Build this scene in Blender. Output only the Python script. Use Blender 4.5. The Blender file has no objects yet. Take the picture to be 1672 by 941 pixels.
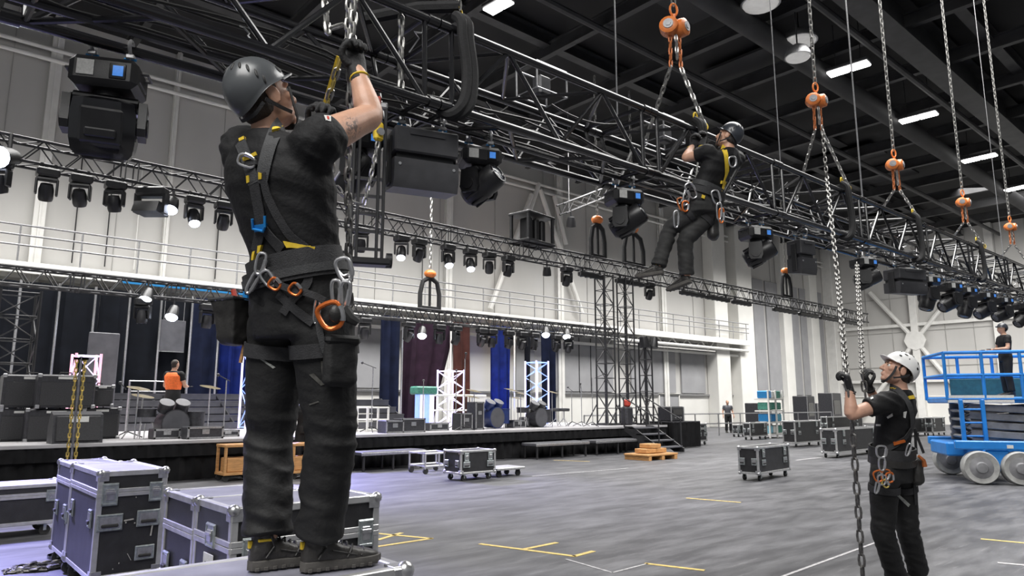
import bpy, math, random
import numpy as np
from mathutils import Vector as V, Matrix, noise
from mathutils.bvhtree import BVHTree
random.seed(7)
S = bpy.context.scene
COL = S.collection
PI = math.pi
# ------------------------------------------------------------------ camera
F_, CX_, CY_, YH_, HC, XV_ = 1150., 836., 470.5, 660., 1.45, 2170.
PIT = math.atan((YH_ - CY_) / F_)
AZ = math.atan2(XV_ - CX_, math.hypot(F_, YH_ - CY_))
FW = V((math.cos(AZ) * math.cos(PIT), math.sin(AZ) * math.cos(PIT), math.sin(PIT)))
RT = V((math.sin(AZ), -math.cos(AZ), 0))
UP = RT.cross(FW)
CAM = V((0, 0, HC))
cd = bpy.data.cameras.new('camera'); cam = bpy.data.objects.new('camera', cd); COL.objects.link(cam)
cd.sensor_width = 36; cd.lens = 36 * F_ / 1672; cd.clip_end = 300
cam.matrix_world = Matrix((RT, UP, -FW)).transposed().to_4x4(); cam.location = CAM
S.camera = cam
def ray(x, y): return FW + RT * ((x - CX_) / F_) - UP * ((y - CY_) / F_)
def dep(x, y, d): return CAM + ray(x, y) * d                       # a point of the photograph at a distance
def onX(x, y, X): r = ray(x, y); return CAM + r * (X / r.x)
def onY(x, y, Y): r = ray(x, y); return CAM + r * (Y / r.y)
def onZ(x, y, Z): r = ray(x, y); return CAM + r * ((Z - HC) / r.z)
# ------------------------------------------------------------------ view, world, lights
S.view_settings.view_transform = 'Standard'; S.view_settings.look = 'None'
S.view_settings.gamma = 1; S.view_settings.use_curve_mapping = False
S.view_settings.exposure = 0.0
W = bpy.data.worlds.new('hall_ambience'); S.world = W; W.use_nodes = True
W.node_tree.nodes['Background'].inputs[0].default_value = (0.93, 0.96, 1.0, 1)
W.node_tree.nodes['Background'].inputs[1].default_value = 0.24
def area(name, loc, to, sx, sy, power, col=(1, 1, 1)):
    l = bpy.data.lights.new(name, 'AREA'); l.shape = 'RECTANGLE'; l.size = sx; l.size_y = sy; l.energy = power; l.color = col
    o = bpy.data.objects.new(name, l); COL.objects.link(o); o.location = loc
    o.rotation_euler = (V(to) - V(loc)).to_track_quat('-Z', 'Y').to_euler(); return o
def spot(name, loc, to, power, ang, col=(1, 1, 1), blend=.6, r=.1):
    l = bpy.data.lights.new(name, 'SPOT'); l.energy = power; l.spot_size = math.radians(ang); l.color = col; l.spot_blend = blend; l.shadow_soft_size = r
    o = bpy.data.objects.new(name, l); COL.objects.link(o); o.location = loc
    o.rotation_euler = (V(to) - V(loc)).to_track_quat('-Z', 'Y').to_euler(); return o
WHT = (1, .985, .96)
for lc, to, sx, sy, pw, sp in (((8, 19, 12.2), (8, 19.5, 0), 26, 4, 4400, 128), ((36, 19, 12.2), (36, 19.5, 0), 28, 4, 4700, 132), ((44, 6, 12.0), (51, 8, 2), 12, 14, 5400, 138),
                           ((16, 4, 12.2), (16, 4, 0), 16, 9, 3600, 130), ((-4, -1, 10.5), (3, 4, 1.5), 7, 7, 1100, 140)):
    area('hall_fill_light', lc, to, sx, sy, pw, WHT).data.spread = math.radians(sp)  # unseen area lamps stand in for roof lights; last one added for workers' backs
# ------------------------------------------------------------------ materials
MT = {}
def mat(name, col, rough=.5, metal=0, var=.06, scale=8, bump=0, bscale=40, emit=None, spec=.5, stretch=None):
    m = bpy.data.materials.new(name); m.use_nodes = True; nt = m.node_tree; b = nt.nodes['Principled BSDF']
    b.inputs['Roughness'].default_value = rough; b.inputs['Metallic'].default_value = metal
    b.inputs['Specular IOR Level'].default_value = spec
    tc = nt.nodes.new('ShaderNodeTexCoord'); src = tc.outputs['Object']
    if stretch:
        mp = nt.nodes.new('ShaderNodeMapping'); mp.inputs['Scale'].default_value = stretch; nt.links.new(src, mp.inputs[0]); src = mp.outputs[0]
    n = nt.nodes.new('ShaderNodeTexNoise'); n.inputs['Scale'].default_value = scale; n.inputs['Detail'].default_value = 4
    nt.links.new(src, n.inputs['Vector'])
    r = nt.nodes.new('ShaderNodeValToRGB'); r.color_ramp.elements[0].position = .3; r.color_ramp.elements[1].position = .7
    lo = [max(0, c * (1 - var)) for c in col]; hi = [min(1, c * (1 + var)) for c in col]
    r.color_ramp.elements[0].color = (*lo, 1); r.color_ramp.elements[1].color = (*hi, 1)
    nt.links.new(n.outputs[0], r.inputs[0]); nt.links.new(r.outputs[0], b.inputs['Base Color'])
    if bump:
        n2 = nt.nodes.new('ShaderNodeTexNoise'); n2.inputs['Scale'].default_value = bscale; n2.inputs['Detail'].default_value = 3
        nt.links.new(src, n2.inputs['Vector'])
        bp = nt.nodes.new('ShaderNodeBump'); bp.inputs['Strength'].default_value = bump; bp.inputs['Distance'].default_value = .01
        nt.links.new(n2.outputs[0], bp.inputs['Height']); nt.links.new(bp.outputs[0], b.inputs['Normal'])
    if emit:
        b.inputs['Emission Color'].default_value = (*emit[0], 1); b.inputs['Emission Strength'].default_value = emit[1]
    MT[name] = m; return m
mat('black_tube', (.008, .008, .0095), .22, 0, .3, 6, .05, 60, spec=.7)
mat('black_frame', (.022, .022, .024), .4, 0, .2, 10)
mat('fixture_black', (.012, .012, .0135), .38, 0, .2, 14, .08, 160)
mat('fixture_gloss', (.010, .010, .012), .16, 0, .2, 14)
mat('fixture_grey', (.04, .04, .044), .42, 0, .15, 12)
mat('lens_glass', (.05, .055, .07), .06, 0, .2, 5, spec=1)
mat('lens_lit', (.8, .85, 1), .3, 0, 0, 5, emit=((.75, .82, 1), 14))
mat('display_blue', (.05, .2, .6), .2, 0, .2, 60, emit=((.08, .28, .8), .5))
mat('label_white', (.62, .62, .60), .6, 0, .12, 90)
mat('steel', (.55, .55, .56), .3, .9, .15, 30)
mat('steel_dull', (.42, .42, .43), .42, .85, .2, 30)
mat('chain_steel', (.34, .335, .32), .38, .85, .3, 60)
mat('chain_dark', (.16, .155, .15), .4, .8, .3, 60)
mat('chain_mid', (.17, .165, .155), .42, .75, .3, 60); mat('chain_brass', (.55, .42, .12), .4, .6, .4, 40)
mat('yellow_web', (.66, .46, .03), .7, 0, .15, 50)
mat('clamp_blue', (.03, .22, .50), .35, .3, .2, 30)
mat('hoist_orange', (.60, .17, .035), .38, 0, .18, 14, .1, 60)
mat('rust_orange', (.42, .13, .04), .5, .3, .3, 40)
mat('sling_black', (.010, .010, .011), .85, 0, .25, 30, .3, 90)
mat('alu', (.58, .58, .58), .38, .75, .14, 14, .04, 60)
mat('zinc', (.46, .50, .50), .34, .8, .22, 40)
mat('case_black', (.020, .020, .022), .5, 0, .3, 9, .12, 120)
mat('case_side_lit', (.034, .035, .044), .5, 0, .25, 9, .12, 120)  # black case sides with the violet stage light put into the colour
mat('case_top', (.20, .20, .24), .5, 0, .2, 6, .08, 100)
mat('scuff', (.34, .33, .31), .7, 0, .2, 40)
mat('rubber', (.02, .02, .02), .8, 0, .2, 20)
mat('tyre_grey', (.34, .34, .33), .75, 0, .18, 10, .1, 40)
mat('lift_blue', (.015, .20, .60), .38, 0, .12, 6, .04, 30)
mat('lift_grey', (.24, .24, .25), .45, .2, .25, 6)
mat('teal_mesh', (.02, .09, .10), .6, 0, .2, 12)
mat('white_paint', (.72, .71, .68), .55, 0, .06, 3)
mat('seam', (.36, .355, .34), .7, 0, .08, 2)
mat('wall_white', (.70, .69, .655), .7, 0, .06, .7, .06, 4)
mat('wall_upper', (.50, .49, .47), .75, 0, .07, .5, .08, 5, stretch=(1, 1, .25))
mat('panel_grey', (.30, .30, .31), .6, 0, .08, 1.2, .05, 10)
mat('ceiling_dark', (.008, .008, .009), .8, 0, .5, .4)
mat('ceiling_steel', (.034, .034, .036), .6, 0, .3, 2)
mat('ceiling_panel', (.026, .026, .028), .7, 0, .3, 1)
mat('tube_lit', (1, 1, 1), .4, 0, 0, 5, emit=((1, .98, .95), 9))
mat('bay_lamp', (.5, .5, .5), .3, .3, .1, 5, emit=((1, .97, .92), .25))
mat('curtain_black', (.005, .006, .009), .85, 0, .3, 3, spec=.12)
mat('curtain_navy', (.007, .010, .026), .85, 0, .3, 3, spec=.12)
mat('curtain_blue', (.006, .014, .10), .8, 0, .3, 3, spec=.12)
mat('curtain_plum', (.020, .010, .019), .85, 0, .3, 3, spec=.12)
mat('curtain_brown', (.045, .018, .016), .85, 0, .3, 3, spec=.12)
mat('stage_skirt', (.012, .012, .013), .9, 0, .3, 4, .2, 40, spec=.12)
mat('stage_top', (.36, .35, .36), .45, 0, .15, 2)
mat('stage_gear', (.03, .03, .035), .45, 0, .4, 20)
mat('riser_grey', (.075, .075, .085), .55, 0, .2, 4)
mat('cymbal', (.24, .20, .12), .35, .7, .2, 30); mat('drum_navy', (.015, .03, .12), .35, 0, .2, 10); mat('grille', (.028, .028, .031), .6, 0, .3, 60, .2, 200)
mat('wood', (.46, .24, .09), .6, 0, .25, 8, .1, 40, stretch=(1, 1, 8))
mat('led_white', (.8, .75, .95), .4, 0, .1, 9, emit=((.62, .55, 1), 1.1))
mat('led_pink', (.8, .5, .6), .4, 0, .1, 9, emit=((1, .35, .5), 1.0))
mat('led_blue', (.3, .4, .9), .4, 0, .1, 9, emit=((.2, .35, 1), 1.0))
mat('orange_vest', (.85, .16, .03), .7, 0, .15, 30)
mat('tape_yellow', (.62, .46, .15), .6, 0, .25, 20)
mat('tape_pale', (.40, .39, .40), .7, 0, .3, 20)
mat('paint_green', (.06, .22, .17), .5, 0, .3, 20)
mat('paint_cyan', (.15, .42, .55), .5, 0, .3, 20)
mat('paint_red', (.45, .05, .03), .5, 0, .2, 20)
mat('cable', (.012, .012, .012), .55, 0, .2, 20)
# people
def skin(name, col):
    m = mat(name, col, .48, 0, .10, 18, .10, 220)
    b = m.node_tree.nodes['Principled BSDF']; b.inputs['Subsurface Weight'].default_value = .08
    b.inputs['Subsurface Radius'].default_value = (.02, .008, .004); return m
skin('skin', (.50, .285, .195)); skin('skin_pale', (.52, .30, .215))
mat('tshirt', (.0055, .0055, .0064), .75, 0, .25, 12, .25, 60, spec=.35)
mat('trouser', (.0105, .0105, .0110), .72, 0, .35, 7, .3, 50, spec=.4)
mat('trouser_dusty', (.023, .023, .023), .8, 0, .35, 7, .22, 70)
mat('helmet_grey', (.075, .08, .085), .30, 0, .12, 6, .03, 30)
mat('helmet_navy', (.030, .034, .042), .28, 0, .12, 6)
mat('helmet_white', (.74, .74, .73), .30, 0, .03, 6)
mat('vent', (.008, .008, .008), .6, 0, .1, 6)
mat('hair', (.022, .014, .010), .6, 0, .3, 60, .5, 200)
mat('webbing', (.020, .020, .022), .75, 0, .25, 50, .25, 200)
mat('webbing_grey', (.036, .037, .039), .7, 0, .2, 50, .25, 200)
mat('glove', (.014, .014, .015), .75, 0, .25, 30, .3, 120)
mat('boot', (.030, .028, .026), .5, 0, .3, 14, .2, 90)
mat('sole', (.075, .070, .064), .8, 0, .25, 18, .2, 60)
mat('buckle_blue', (.02, .24, .62), .35, .3, .1, 20)
mat('carabiner_orange', (.62, .15, .03), .3, .5, .15, 20)
mat('dust', (.075, .073, .066), .9, 0, .4, 60); mat('rope', (.33, .34, .32), .8, 0, .3, 60, .5, 120)
mat('eye_white', (.7, .68, .64), .2, 0, .02, 5); mat('iris', (.03, .02, .015), .2, 0, .1, 5)
mat('leather', (.02, .019, .018), .5, 0, .3, 14, .2, 60)
# ------------------------------------------------------------------ mesh builder
def perp(d):
    d = d.normalized(); a = V((0, 0, 1)) if abs(d.z) < .9 else V((1, 0, 0))
    u = d.cross(a).normalized(); return u, d.cross(u).normalized()
class MB:
    def __init__(s): s.v = []; s.f = []; s.m = []
    def add(s, vs, fs, m=0):
        k = len(s.v); s.v += [tuple(p) for p in vs]
        for f in fs: s.f.append(tuple(i + k for i in f)); s.m.append(m)
        return s
    def box(s, c, d, R=None, ch=0, m=0):                            # centre, size, optional 3x3 rotation, chamfer
        hx, hy, hz = d[0] / 2, d[1] / 2, d[2] / 2; c = V(c); ch = min(ch, hx * .9, hy * .9, hz * .9)
        if ch <= 0:
            vs = [V((x, y, z)) for x in (-hx, hx) for y in (-hy, hy) for z in (-hz, hz)]
            fs = [(0, 1, 3, 2), (4, 6, 7, 5), (0, 4, 5, 1), (2, 3, 7, 6), (0, 2, 6, 4), (1, 5, 7, 3)]
        else:
            vs = []; idx = {}
            for x in (-1, 1):
                for y in (-1, 1):
                    for z in (-1, 1):
                        for a in range(3):
                            h = [hx - ch, hy - ch, hz - ch]; h[a] += ch
                            idx[(x, y, z, a)] = len(vs); vs.append(V((x * h[0], y * h[1], z * h[2])))
            fs = []
            def q(keys):
                p = [vs[idx[k]] for k in keys]; n = (p[1] - p[0]).cross(p[2] - p[0]); ce = sum(p, V((0, 0, 0)))
                f = [idx[k] for k in keys]; fs.append(tuple(f if n.dot(ce) > 0 else f[::-1]))
            sg = ((-1, -1), (-1, 1), (1, 1), (1, -1))
            for a in range(3):
                o = [i for i in range(3) if i != a]
                for t in (-1, 1):
                    ks = []
                    for p, r in sg:
                        k = [0, 0, 0]; k[a] = t; k[o[0]] = p; k[o[1]] = r; ks.append((*k, a))
                    q(ks)
                for p, r in sg:
                    k1 = [0, 0, 0]; k2 = [0, 0, 0]; k1[a] = -1; k2[a] = 1
                    k1[o[0]] = k2[o[0]] = p; k1[o[1]] = k2[o[1]] = r
                    q([(*k1, o[0]), (*k2, o[0]), (*k2, o[1]), (*k1, o[1])])
            for x in (-1, 1):
                for y in (-1, 1):
                    for z in (-1, 1): q([(x, y, z, 0), (x, y, z, 1), (x, y, z, 2)])
        if R is not None: vs = [R @ p for p in vs]
        return s.add([p + c for p in vs], fs, m)
    def loft(s, rings, caps=True, m=0, closed=False):               # rings: lists of points, same count
        n = len(rings[0]); vs = [p for r in rings for p in r]; fs = []
        k = len(rings)
        for i in range(k if closed else k - 1):
            a = i * n; b = ((i + 1) % k) * n
            for j in range(n): fs.append((a + j, a + (j + 1) % n, b + (j + 1) % n, b + j))
        if caps and not closed: fs += [tuple(range(n))[::-1], tuple(range((k - 1) * n, k * n))]
        return s.add(vs, fs, m)
    def cyl(s, a, b, r, r2=None, n=10, caps=True, m=0):
        a = V(a); b = V(b); u, w = perp(b - a); r2 = r if r2 is None else r2
        ring = lambda p, q: [p + (u * math.cos(2 * PI * i / n) + w * math.sin(2 * PI * i / n)) * q for i in range(n)]
        return s.loft([ring(a, r), ring(b, r2)], caps, m)
    def tube(s, pts, r, n=8, closed=False, m=0, caps=True):
        pts = [V(p) for p in pts]; k = len(pts); rr = r if isinstance(r, (list, tuple)) else [r] * k
        T = []
        for i in range(k):
            a = pts[i - 1] if (i or closed) else pts[i]; b = pts[(i + 1) % k] if (i < k - 1 or closed) else pts[i]
            T.append((b - a).normalized())
        u, w = perp(T[0]); rings = []
        for i in range(k):
            u = (u - T[i] * u.dot(T[i])).normalized(); w = T[i].cross(u)
            rings.append([pts[i] + (u * math.cos(2 * PI * j / n) + w * math.sin(2 * PI * j / n)) * rr[i] for j in range(n)])
        return s.loft(rings, caps, m, closed)
    def lathe(s, prof, c, ax=(0, 0, 1), n=16, m=0, caps=True):      # prof: (radius, height)
        c = V(c); ax = V(ax).normalized(); u, w = perp(ax)
        return s.loft([[c + ax * h + (u * math.cos(2 * PI * i / n) + w * math.sin(2 * PI * i / n)) * max(r, .0004) for i in range(n)] for r, h in prof], caps, m)
    def ball(s, c, r, n=12, k=8, R=None, m=0):
        c = V(c); r = (r, r, r) if not isinstance(r, (tuple, list)) else r; rings = []
        for i in range(k + 1):
            t = PI * i / k; z = -math.cos(t); q = max(math.sin(t), .002)
            ring = [V((r[0] * q * math.cos(2 * PI * j / n), r[1] * q * math.sin(2 * PI * j / n), r[2] * z)) for j in range(n)]
            rings.append([c + (R @ p if R is not None else p) for p in ring])
        return s.loft(rings, True, m)
    def prism(s, poly, o, ux, uy, d, m=0):                          # 2-D outline extruded along d
        o = V(o); ux = V(ux); uy = V(uy); d = V(d)
        a = [o + ux * p[0] + uy * p[1] for p in poly]; return s.loft([a, [p + d for p in a]], True, m)
    def ribbon(s, pts, nrm, w, t, m=0):                             # strap: flat bar along pts, lying on normals
        k = len(pts); rings = []
        for i in range(k):
            T = (pts[min(i + 1, k - 1)] - pts[max(i - 1, 0)]).normalized(); n = nrm[i]; b = T.cross(n).normalized(); n = b.cross(T)
            rings.append([pts[i] - b * w / 2, pts[i] - b * w / 2 + n * t, pts[i] + b * w / 2 + n * t, pts[i] + b * w / 2])
        return s.loft(rings, True, m)
    def mesh(s, name, mats, ang=35):
        me = bpy.data.meshes.new(name); me.from_pydata(s.v, [], s.f)
        ms = mats if isinstance(mats, (list, tuple)) else [mats]
        for q in ms: me.materials.append(MT[q] if isinstance(q, str) else q)
        if len(ms) > 1: me.polygons.foreach_set('material_index', s.m)
        me.polygons.foreach_set('use_smooth', [True] * len(me.polygons))
        me.set_sharp_from_angle(angle=math.radians(ang)); me.validate(); me.update(); return me
    def build(s, name, mats, parent=None, ang=35, label=None):
        o = bpy.data.objects.new(name, s.mesh(name, mats, ang)); COL.objects.link(o); o.parent = parent
        if label: o['label'] = label
        return o
def tag(o, label=None, cat=None, group=None, kind=None):
    if label: o['label'] = label
    if cat: o['category'] = cat
    if group: o['group'] = group
    if kind: o['kind'] = kind
    return o
def struct(o): o['kind'] = 'structure'; return o
def thing(name, label, cat, loc=(0, 0, 0), rz=0, group=None, M=None):
    o = bpy.data.objects.new(name, None); COL.objects.link(o); o.empty_display_size = .1
    if M is not None: o.matrix_world = M
    else: o.location = loc; o.rotation_euler = (0, 0, rz)
    return tag(o, label, cat, group)
def copy_tree(o, parent=None):
    c = o.copy(); COL.objects.link(c)
    if parent is not None: c.parent = parent
    for ch in list(o.children): copy_tree(ch, c)
    return c
def copy_thing(o, loc, label, rz=None, group=None, M=None):
    c = copy_tree(o)
    if M is not None: c.matrix_world = M
    else:
        c.location = loc
        if rz is not None: c.rotation_euler = (0, 0, rz)
    return tag(c, label, None, group)
def Rz(a): return Matrix.Rotation(a, 3, 'Z')
def frameM(o, x, y, z): return Matrix(((x[0], y[0], z[0], o[0]), (x[1], y[1], z[1], o[1]), (x[2], y[2], z[2], o[2]), (0, 0, 0, 1)))
ORD = ['leftmost', 'second', 'third', 'fourth', 'fifth', 'sixth', 'seventh', 'eighth', 'ninth', 'tenth', 'eleventh', 'twelfth', 'thirteenth', 'fourteenth', 'fifteenth', 'sixteenth', 'seventeenth', 'eighteenth', 'nineteenth', 'twentieth']
def nth(i): return ORD[i] if i == 0 else ORD[i] + ' from left'
def link_chain(mb, pts, pitch, wire, m=0, n=6, k=8, mats=None):    # interlocking oval links along a polyline
    pts = [V(p) for p in pts]; L = [0]
    for a, b in zip(pts, pts[1:]): L.append(L[-1] + (b - a).length)
    tot = L[-1]; cnt = max(1, int(tot / pitch)); j = 0
    u = None
    for i in range(cnt):
        s = (i + .5) * tot / cnt
        while j < len(L) - 2 and L[j + 1] < s: j += 1
        d = (pts[j + 1] - pts[j]).normalized(); c = pts[j] + d * (s - L[j])
        if u is None: u, w = perp(d)
        u = (u - d * u.dot(d)).normalized(); w = d.cross(u); a = u if i % 2 else w
        hl = pitch / 2 + wire * 1.0; hw = pitch * .25; ring = []
        for q in range(k):
            t = 2 * PI * q / k; ct, st = math.cos(t), math.sin(t)
            ring.append(c + d * (math.copysign(abs(ct) ** .7, ct) * hl) + a * (math.copysign(abs(st) ** .7, st) * hw))
        mb.tube(ring, wire, n, True, mats[i % len(mats)] if mats else m)
    return mb
def catenary(a, b, sag, n=12):
    a = V(a); b = V(b); return [a.lerp(b, i / n) - V((0, 0, sag * 4 * (i / n) * (1 - i / n))) for i in range(n + 1)]
# ================================================================== the hall
WY, EX, CZ = 26., 57., 14.
o = struct(MB().box((20, 6, -.1), (84, 42, .2)).build('floor', 'wall_white'))
fm = bpy.data.materials.new('floor_coating'); fm.use_nodes = True; nt = fm.node_tree; bs = nt.nodes['Principled BSDF']
def N(t, **k):
    n = nt.nodes.new(t)
    for a, b in k.items(): n.inputs[a.replace('_', ' ')].default_value = b
    return n
tc = N('ShaderNodeTexCoord'); mp = N('ShaderNodeMapping'); mp.inputs['Rotation'].default_value = (0, 0, .75); mp.inputs['Scale'].default_value = (.55, 2.2, 1)
nt.links.new(tc.outputs['Object'], mp.inputs[0])
n1 = N('ShaderNodeTexNoise', Scale=1.9, Detail=10, Roughness=.68); nt.links.new(mp.outputs[0], n1.inputs['Vector'])
r1 = N('ShaderNodeValToRGB'); e = r1.color_ramp.elements; e[0].position = .40; e[0].color = (.052, .052, .058, 1); e[1].position = .64; e[1].color = (.135, .135, .144, 1)
nt.links.new(n1.outputs[0], r1.inputs[0])
mp2 = N('ShaderNodeMapping'); mp2.inputs['Rotation'].default_value = (0, 0, -.15); mp2.inputs['Scale'].default_value = (.35, 4, 1); nt.links.new(tc.outputs['Object'], mp2.inputs[0])
n2 = N('ShaderNodeTexNoise', Scale=2.6, Detail=9, Roughness=.75); nt.links.new(mp2.outputs[0], n2.inputs['Vector'])
r2 = N('ShaderNodeValToRGB'); e = r2.color_ramp.elements; e[0].position = .585; e[0].color = (0, 0, 0, 1); e[1].position = .70; e[1].color = (.75, .75, .75, 1)
nt.links.new(n2.outputs[0], r2.inputs[0])
mx = N('ShaderNodeMixRGB'); mx.inputs[2].default_value = (.26, .26, .27, 1); nt.links.new(r2.outputs[0], mx.inputs[0]); nt.links.new(r1.outputs[0], mx.inputs[1])
n4 = N('ShaderNodeTexNoise', Scale=.28, Detail=3); nt.links.new(mp.outputs[0], n4.inputs['Vector'])
r4 = N('ShaderNodeMapRange'); r4.inputs[1].default_value = .35; r4.inputs[2].default_value = .65; r4.inputs[3].default_value = .62; r4.inputs[4].default_value = 1.12; nt.links.new(n4.outputs[0], r4.inputs[0])
mp5 = N('ShaderNodeMapping'); mp5.inputs['Rotation'].default_value = (0, 0, .9); mp5.inputs['Scale'].default_value = (.22, 7, 1); nt.links.new(tc.outputs['Object'], mp5.inputs[0])
n5 = N('ShaderNodeTexNoise', Scale=1.3, Detail=7, Roughness=.7); nt.links.new(mp5.outputs[0], n5.inputs['Vector'])
r5 = N('ShaderNodeMapRange'); r5.inputs[1].default_value = .56; r5.inputs[2].default_value = .72; r5.inputs[4].default_value = .55; nt.links.new(n5.outputs[0], r5.inputs[0])
mx5 = N('ShaderNodeMixRGB'); mx5.inputs[2].default_value = (.04, .04, .044, 1); nt.links.new(r5.outputs[0], mx5.inputs[0]); nt.links.new(mx.outputs[0], mx5.inputs[1])
vm = N('ShaderNodeVectorMath'); vm.operation = 'SCALE'; nt.links.new(mx5.outputs[0], vm.inputs[0]); nt.links.new(r4.outputs[0], vm.inputs['Scale']); nt.links.new(vm.outputs[0], bs.inputs['Base Color'])
r3 = N('ShaderNodeMapRange'); r3.inputs[3].default_value = .38; r3.inputs[4].default_value = .62; nt.links.new(n1.outputs[0], r3.inputs[0]); nt.links.new(r3.outputs[0], bs.inputs['Roughness'])
bp = N('ShaderNodeBump', Strength=.08); nt.links.new(n2.outputs[0], bp.inputs['Height']); nt.links.new(bp.outputs[0], bs.inputs['Normal'])
o.data.materials[0] = fm
# walls: a white foot below a ledge, ribbed cladding above
mb = MB(); mb.box((20, WY + .15, 1.0), (84, .3, 2.0), m=0).box((20, WY + .17, 8), (84, .3, 12), m=1)
x = -20
struct(mb.build('wall_left', ['wall_white', 'wall_upper']))
mb = MB(); mb.box((EX + .15, 6, 1.0), (.3, 42, 2.0), m=0).box((EX + .17, 6, 8), (.3, 42, 12), m=1)
struct(mb.build('wall_right', ['wall_white', 'wall_upper']))
struct(MB().box((20, 6, CZ + .1), (84, 42, .2)).build('ceiling', 'ceiling_dark'))
tn = [0]
def trim(mb, m):
    tn[0] += 1; return struct(mb.build('trim_%d' % tn[0], m))
trim(MB().box((20, WY - .06, 2.0), (76, .14, .1), ch=.01), 'steel_dull')
trim(MB().box((EX - .06, 6, 2.0), (.14, 40, .1), ch=.01), 'white_paint')
# sheet seams of the cladding
mb = MB()
for i in range(24):
    X = -18 + i * 3.3
    if X < 56.5: mb.box((X, WY - .003, 8), (.022, .03, 12))
trim(mb, 'seam')
mb = MB()
for i in range(22): mb.box((EX - .005, -13 + i * 1.8, 8), (.05, .03, 12))
for z in (4.2, 6.8, 9.4): mb.box((EX - .02, 6, z), (.06, 40, .05))
trim(mb, 'seam')
# horizontal pipes high on the stage wall
for z in (onY(0, 62, WY).z, onY(0, 80, WY).z):
    trim(MB().cyl((-18, WY - .25, z), (56, WY - .25, z), .075, n=10), 'white_paint')
# columns of the stage wall, found by where their feet meet the catwalk
for px, w in ((52, .32), (265, .16), (735, .36), (918, .42), (1086, .42)):
    X = onY(px, 470, WY - .3).x; b = MB()
    b.box((X, WY - .18, CZ / 2), (w, .06, CZ)).box((X, WY - .04, CZ / 2), (w, .06, CZ)).box((X, WY - .11, CZ / 2), (.05, .3, CZ)); trim(b, 'white_paint')
for px, w in ((1172, 1.5), (1212, 1.9)):                            # broad buttresses towards the far corner
    X = onY(px, 560, WY - .4).x; trim(MB().box((X, WY - .4, CZ / 2), (w, .8, CZ), ch=.03), 'wall_white')
for px in (1285, 1330, 1368):
    X = onY(px, 560, WY - .3).x; trim(MB().box((X, WY - .25, CZ / 2), (1.2, .5, CZ), ch=.03), 'wall_white')
# raking braces between wall columns
def brace(a, b, r=.13):
    trim(MB().cyl(onY(*a, WY - .3), onY(*b, WY - .3), r, n=8), 'white_paint')
brace((868, 318), (800, 505)); brace((882, 310), (950, 512)); brace((880, 300), (846, 400)); brace((905, 320), (924, 400))
# thin conduits and drop wires against the wall
for i, (px, py) in enumerate(((118, 420), (172, 420), (228, 330), (352, 440), (690, 420), (706, 430), (946, 600), (965, 600), (1005, 430), (1232, 560))):
    p = onY(px, py, WY - .12); z0 = 5.9 if py < 460 else 2.0
    trim(MB().cyl((p.x, p.y, z0), (p.x, p.y, 9.5 if py < 460 else 5.2), .020, n=6), 'black_frame' if i % 3 != 2 else 'white_paint')
# grey panels in the bays behind the stage end
for x0, x1 in ((582, 622), (842, 872), (904, 1000), (1030, 1102), (1112, 1150)):
    a = onY(x0, 600, WY - .06).x; b = onY(x1, 600, WY - .06).x
    t = trim(MB().box(((a + b) / 2, WY - .05, 3.75), (b - a, .1, 3.3), ch=.01), 'panel_grey')
for x0, x1 in ((1233, 1250), (1254, 1276), (1294, 1306), (1310, 1322), (1338, 1346), (1350, 1360)):
    a = onY(x0, 560, WY - .06).x; b = onY(x1, 560, WY - .06).x
    trim(MB().box(((a + b) / 2, WY - .05, 6.2), (b - a, .1, 8.2), ch=.01), 'panel_grey')
# door in the stage wall
p = onY(1092, 690, WY); d = MB().box((0, -.04, 1.0), (1.9, .08, 2.0)).build('door_1', 'panel_grey'); d.location = (p.x, WY, 0); struct(d)
MB().box((-.98, -.06, 1.0), (.08, .14, 2.05)).box((.98, -.06, 1.0), (.08, .14, 2.05)).box((0, -.06, 2.03), (2.04, .14, .08)).build('door_frame', 'white_paint', d)
MB().box((.7, -.12, 1.0), (.05, .08, .3)).build('door_handle', 'steel', d)
t = thing('exit_sign', 'small green and red sign on white wall above grey door', 'sign', (p.x, WY - .03, 2.75))
MB().box((0, 0, 0), (.5, .05, .3), ch=.01).build('sign_panel', 'label_white', t)
MB().box((-.12, -.03, 0), (.2, .02, .2)).build('pictogram', 'paint_green', t); MB().box((.14, -.03, .02), (.16, .02, .2)).build('pictogram', 'paint_red', t)
# end wall: columns, girts and the big cross bracing meeting on a gusset plate
def EP(x, y, k=.3): return onX(x, y, EX - k)
for px in (1495, 1632, 1720):
    Y = EP(px, 555).y; trim(MB().box((EX - .2, Y, CZ / 2), (.4, .5, CZ), ch=.02), 'white_paint')
for py in (530, 622):
    z = EP(1495, py).z; trim(MB().box((EX - .25, 6, z), (.2, 40, .22)), 'white_paint')
g = EP(1495, 556)
for q in ((1420, 478), (1580, 450), (1590, 668), (1400, 690)):
    trim(MB().cyl(g, EP(*q), .16, n=8), 'white_paint')
trim(MB().prism([(math.cos(i * PI / 4) * .75, math.sin(i * PI / 4) * .75) for i in range(8)], g + V((-.16, 0, 0)), (0, 1, 0), (0, 0, 1), (.1, 0, 0)), 'white_paint')
trim(MB().cyl((EX - .3, EP(1488, 500).y, 2), (EX - .3, EP(1488, 500).y, 8.2), .09, n=8), 'black_frame')
trim(MB().box((EX - .4, WY - .4, CZ / 2), (.8, .8, CZ), ch=.03), 'white_paint')
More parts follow.
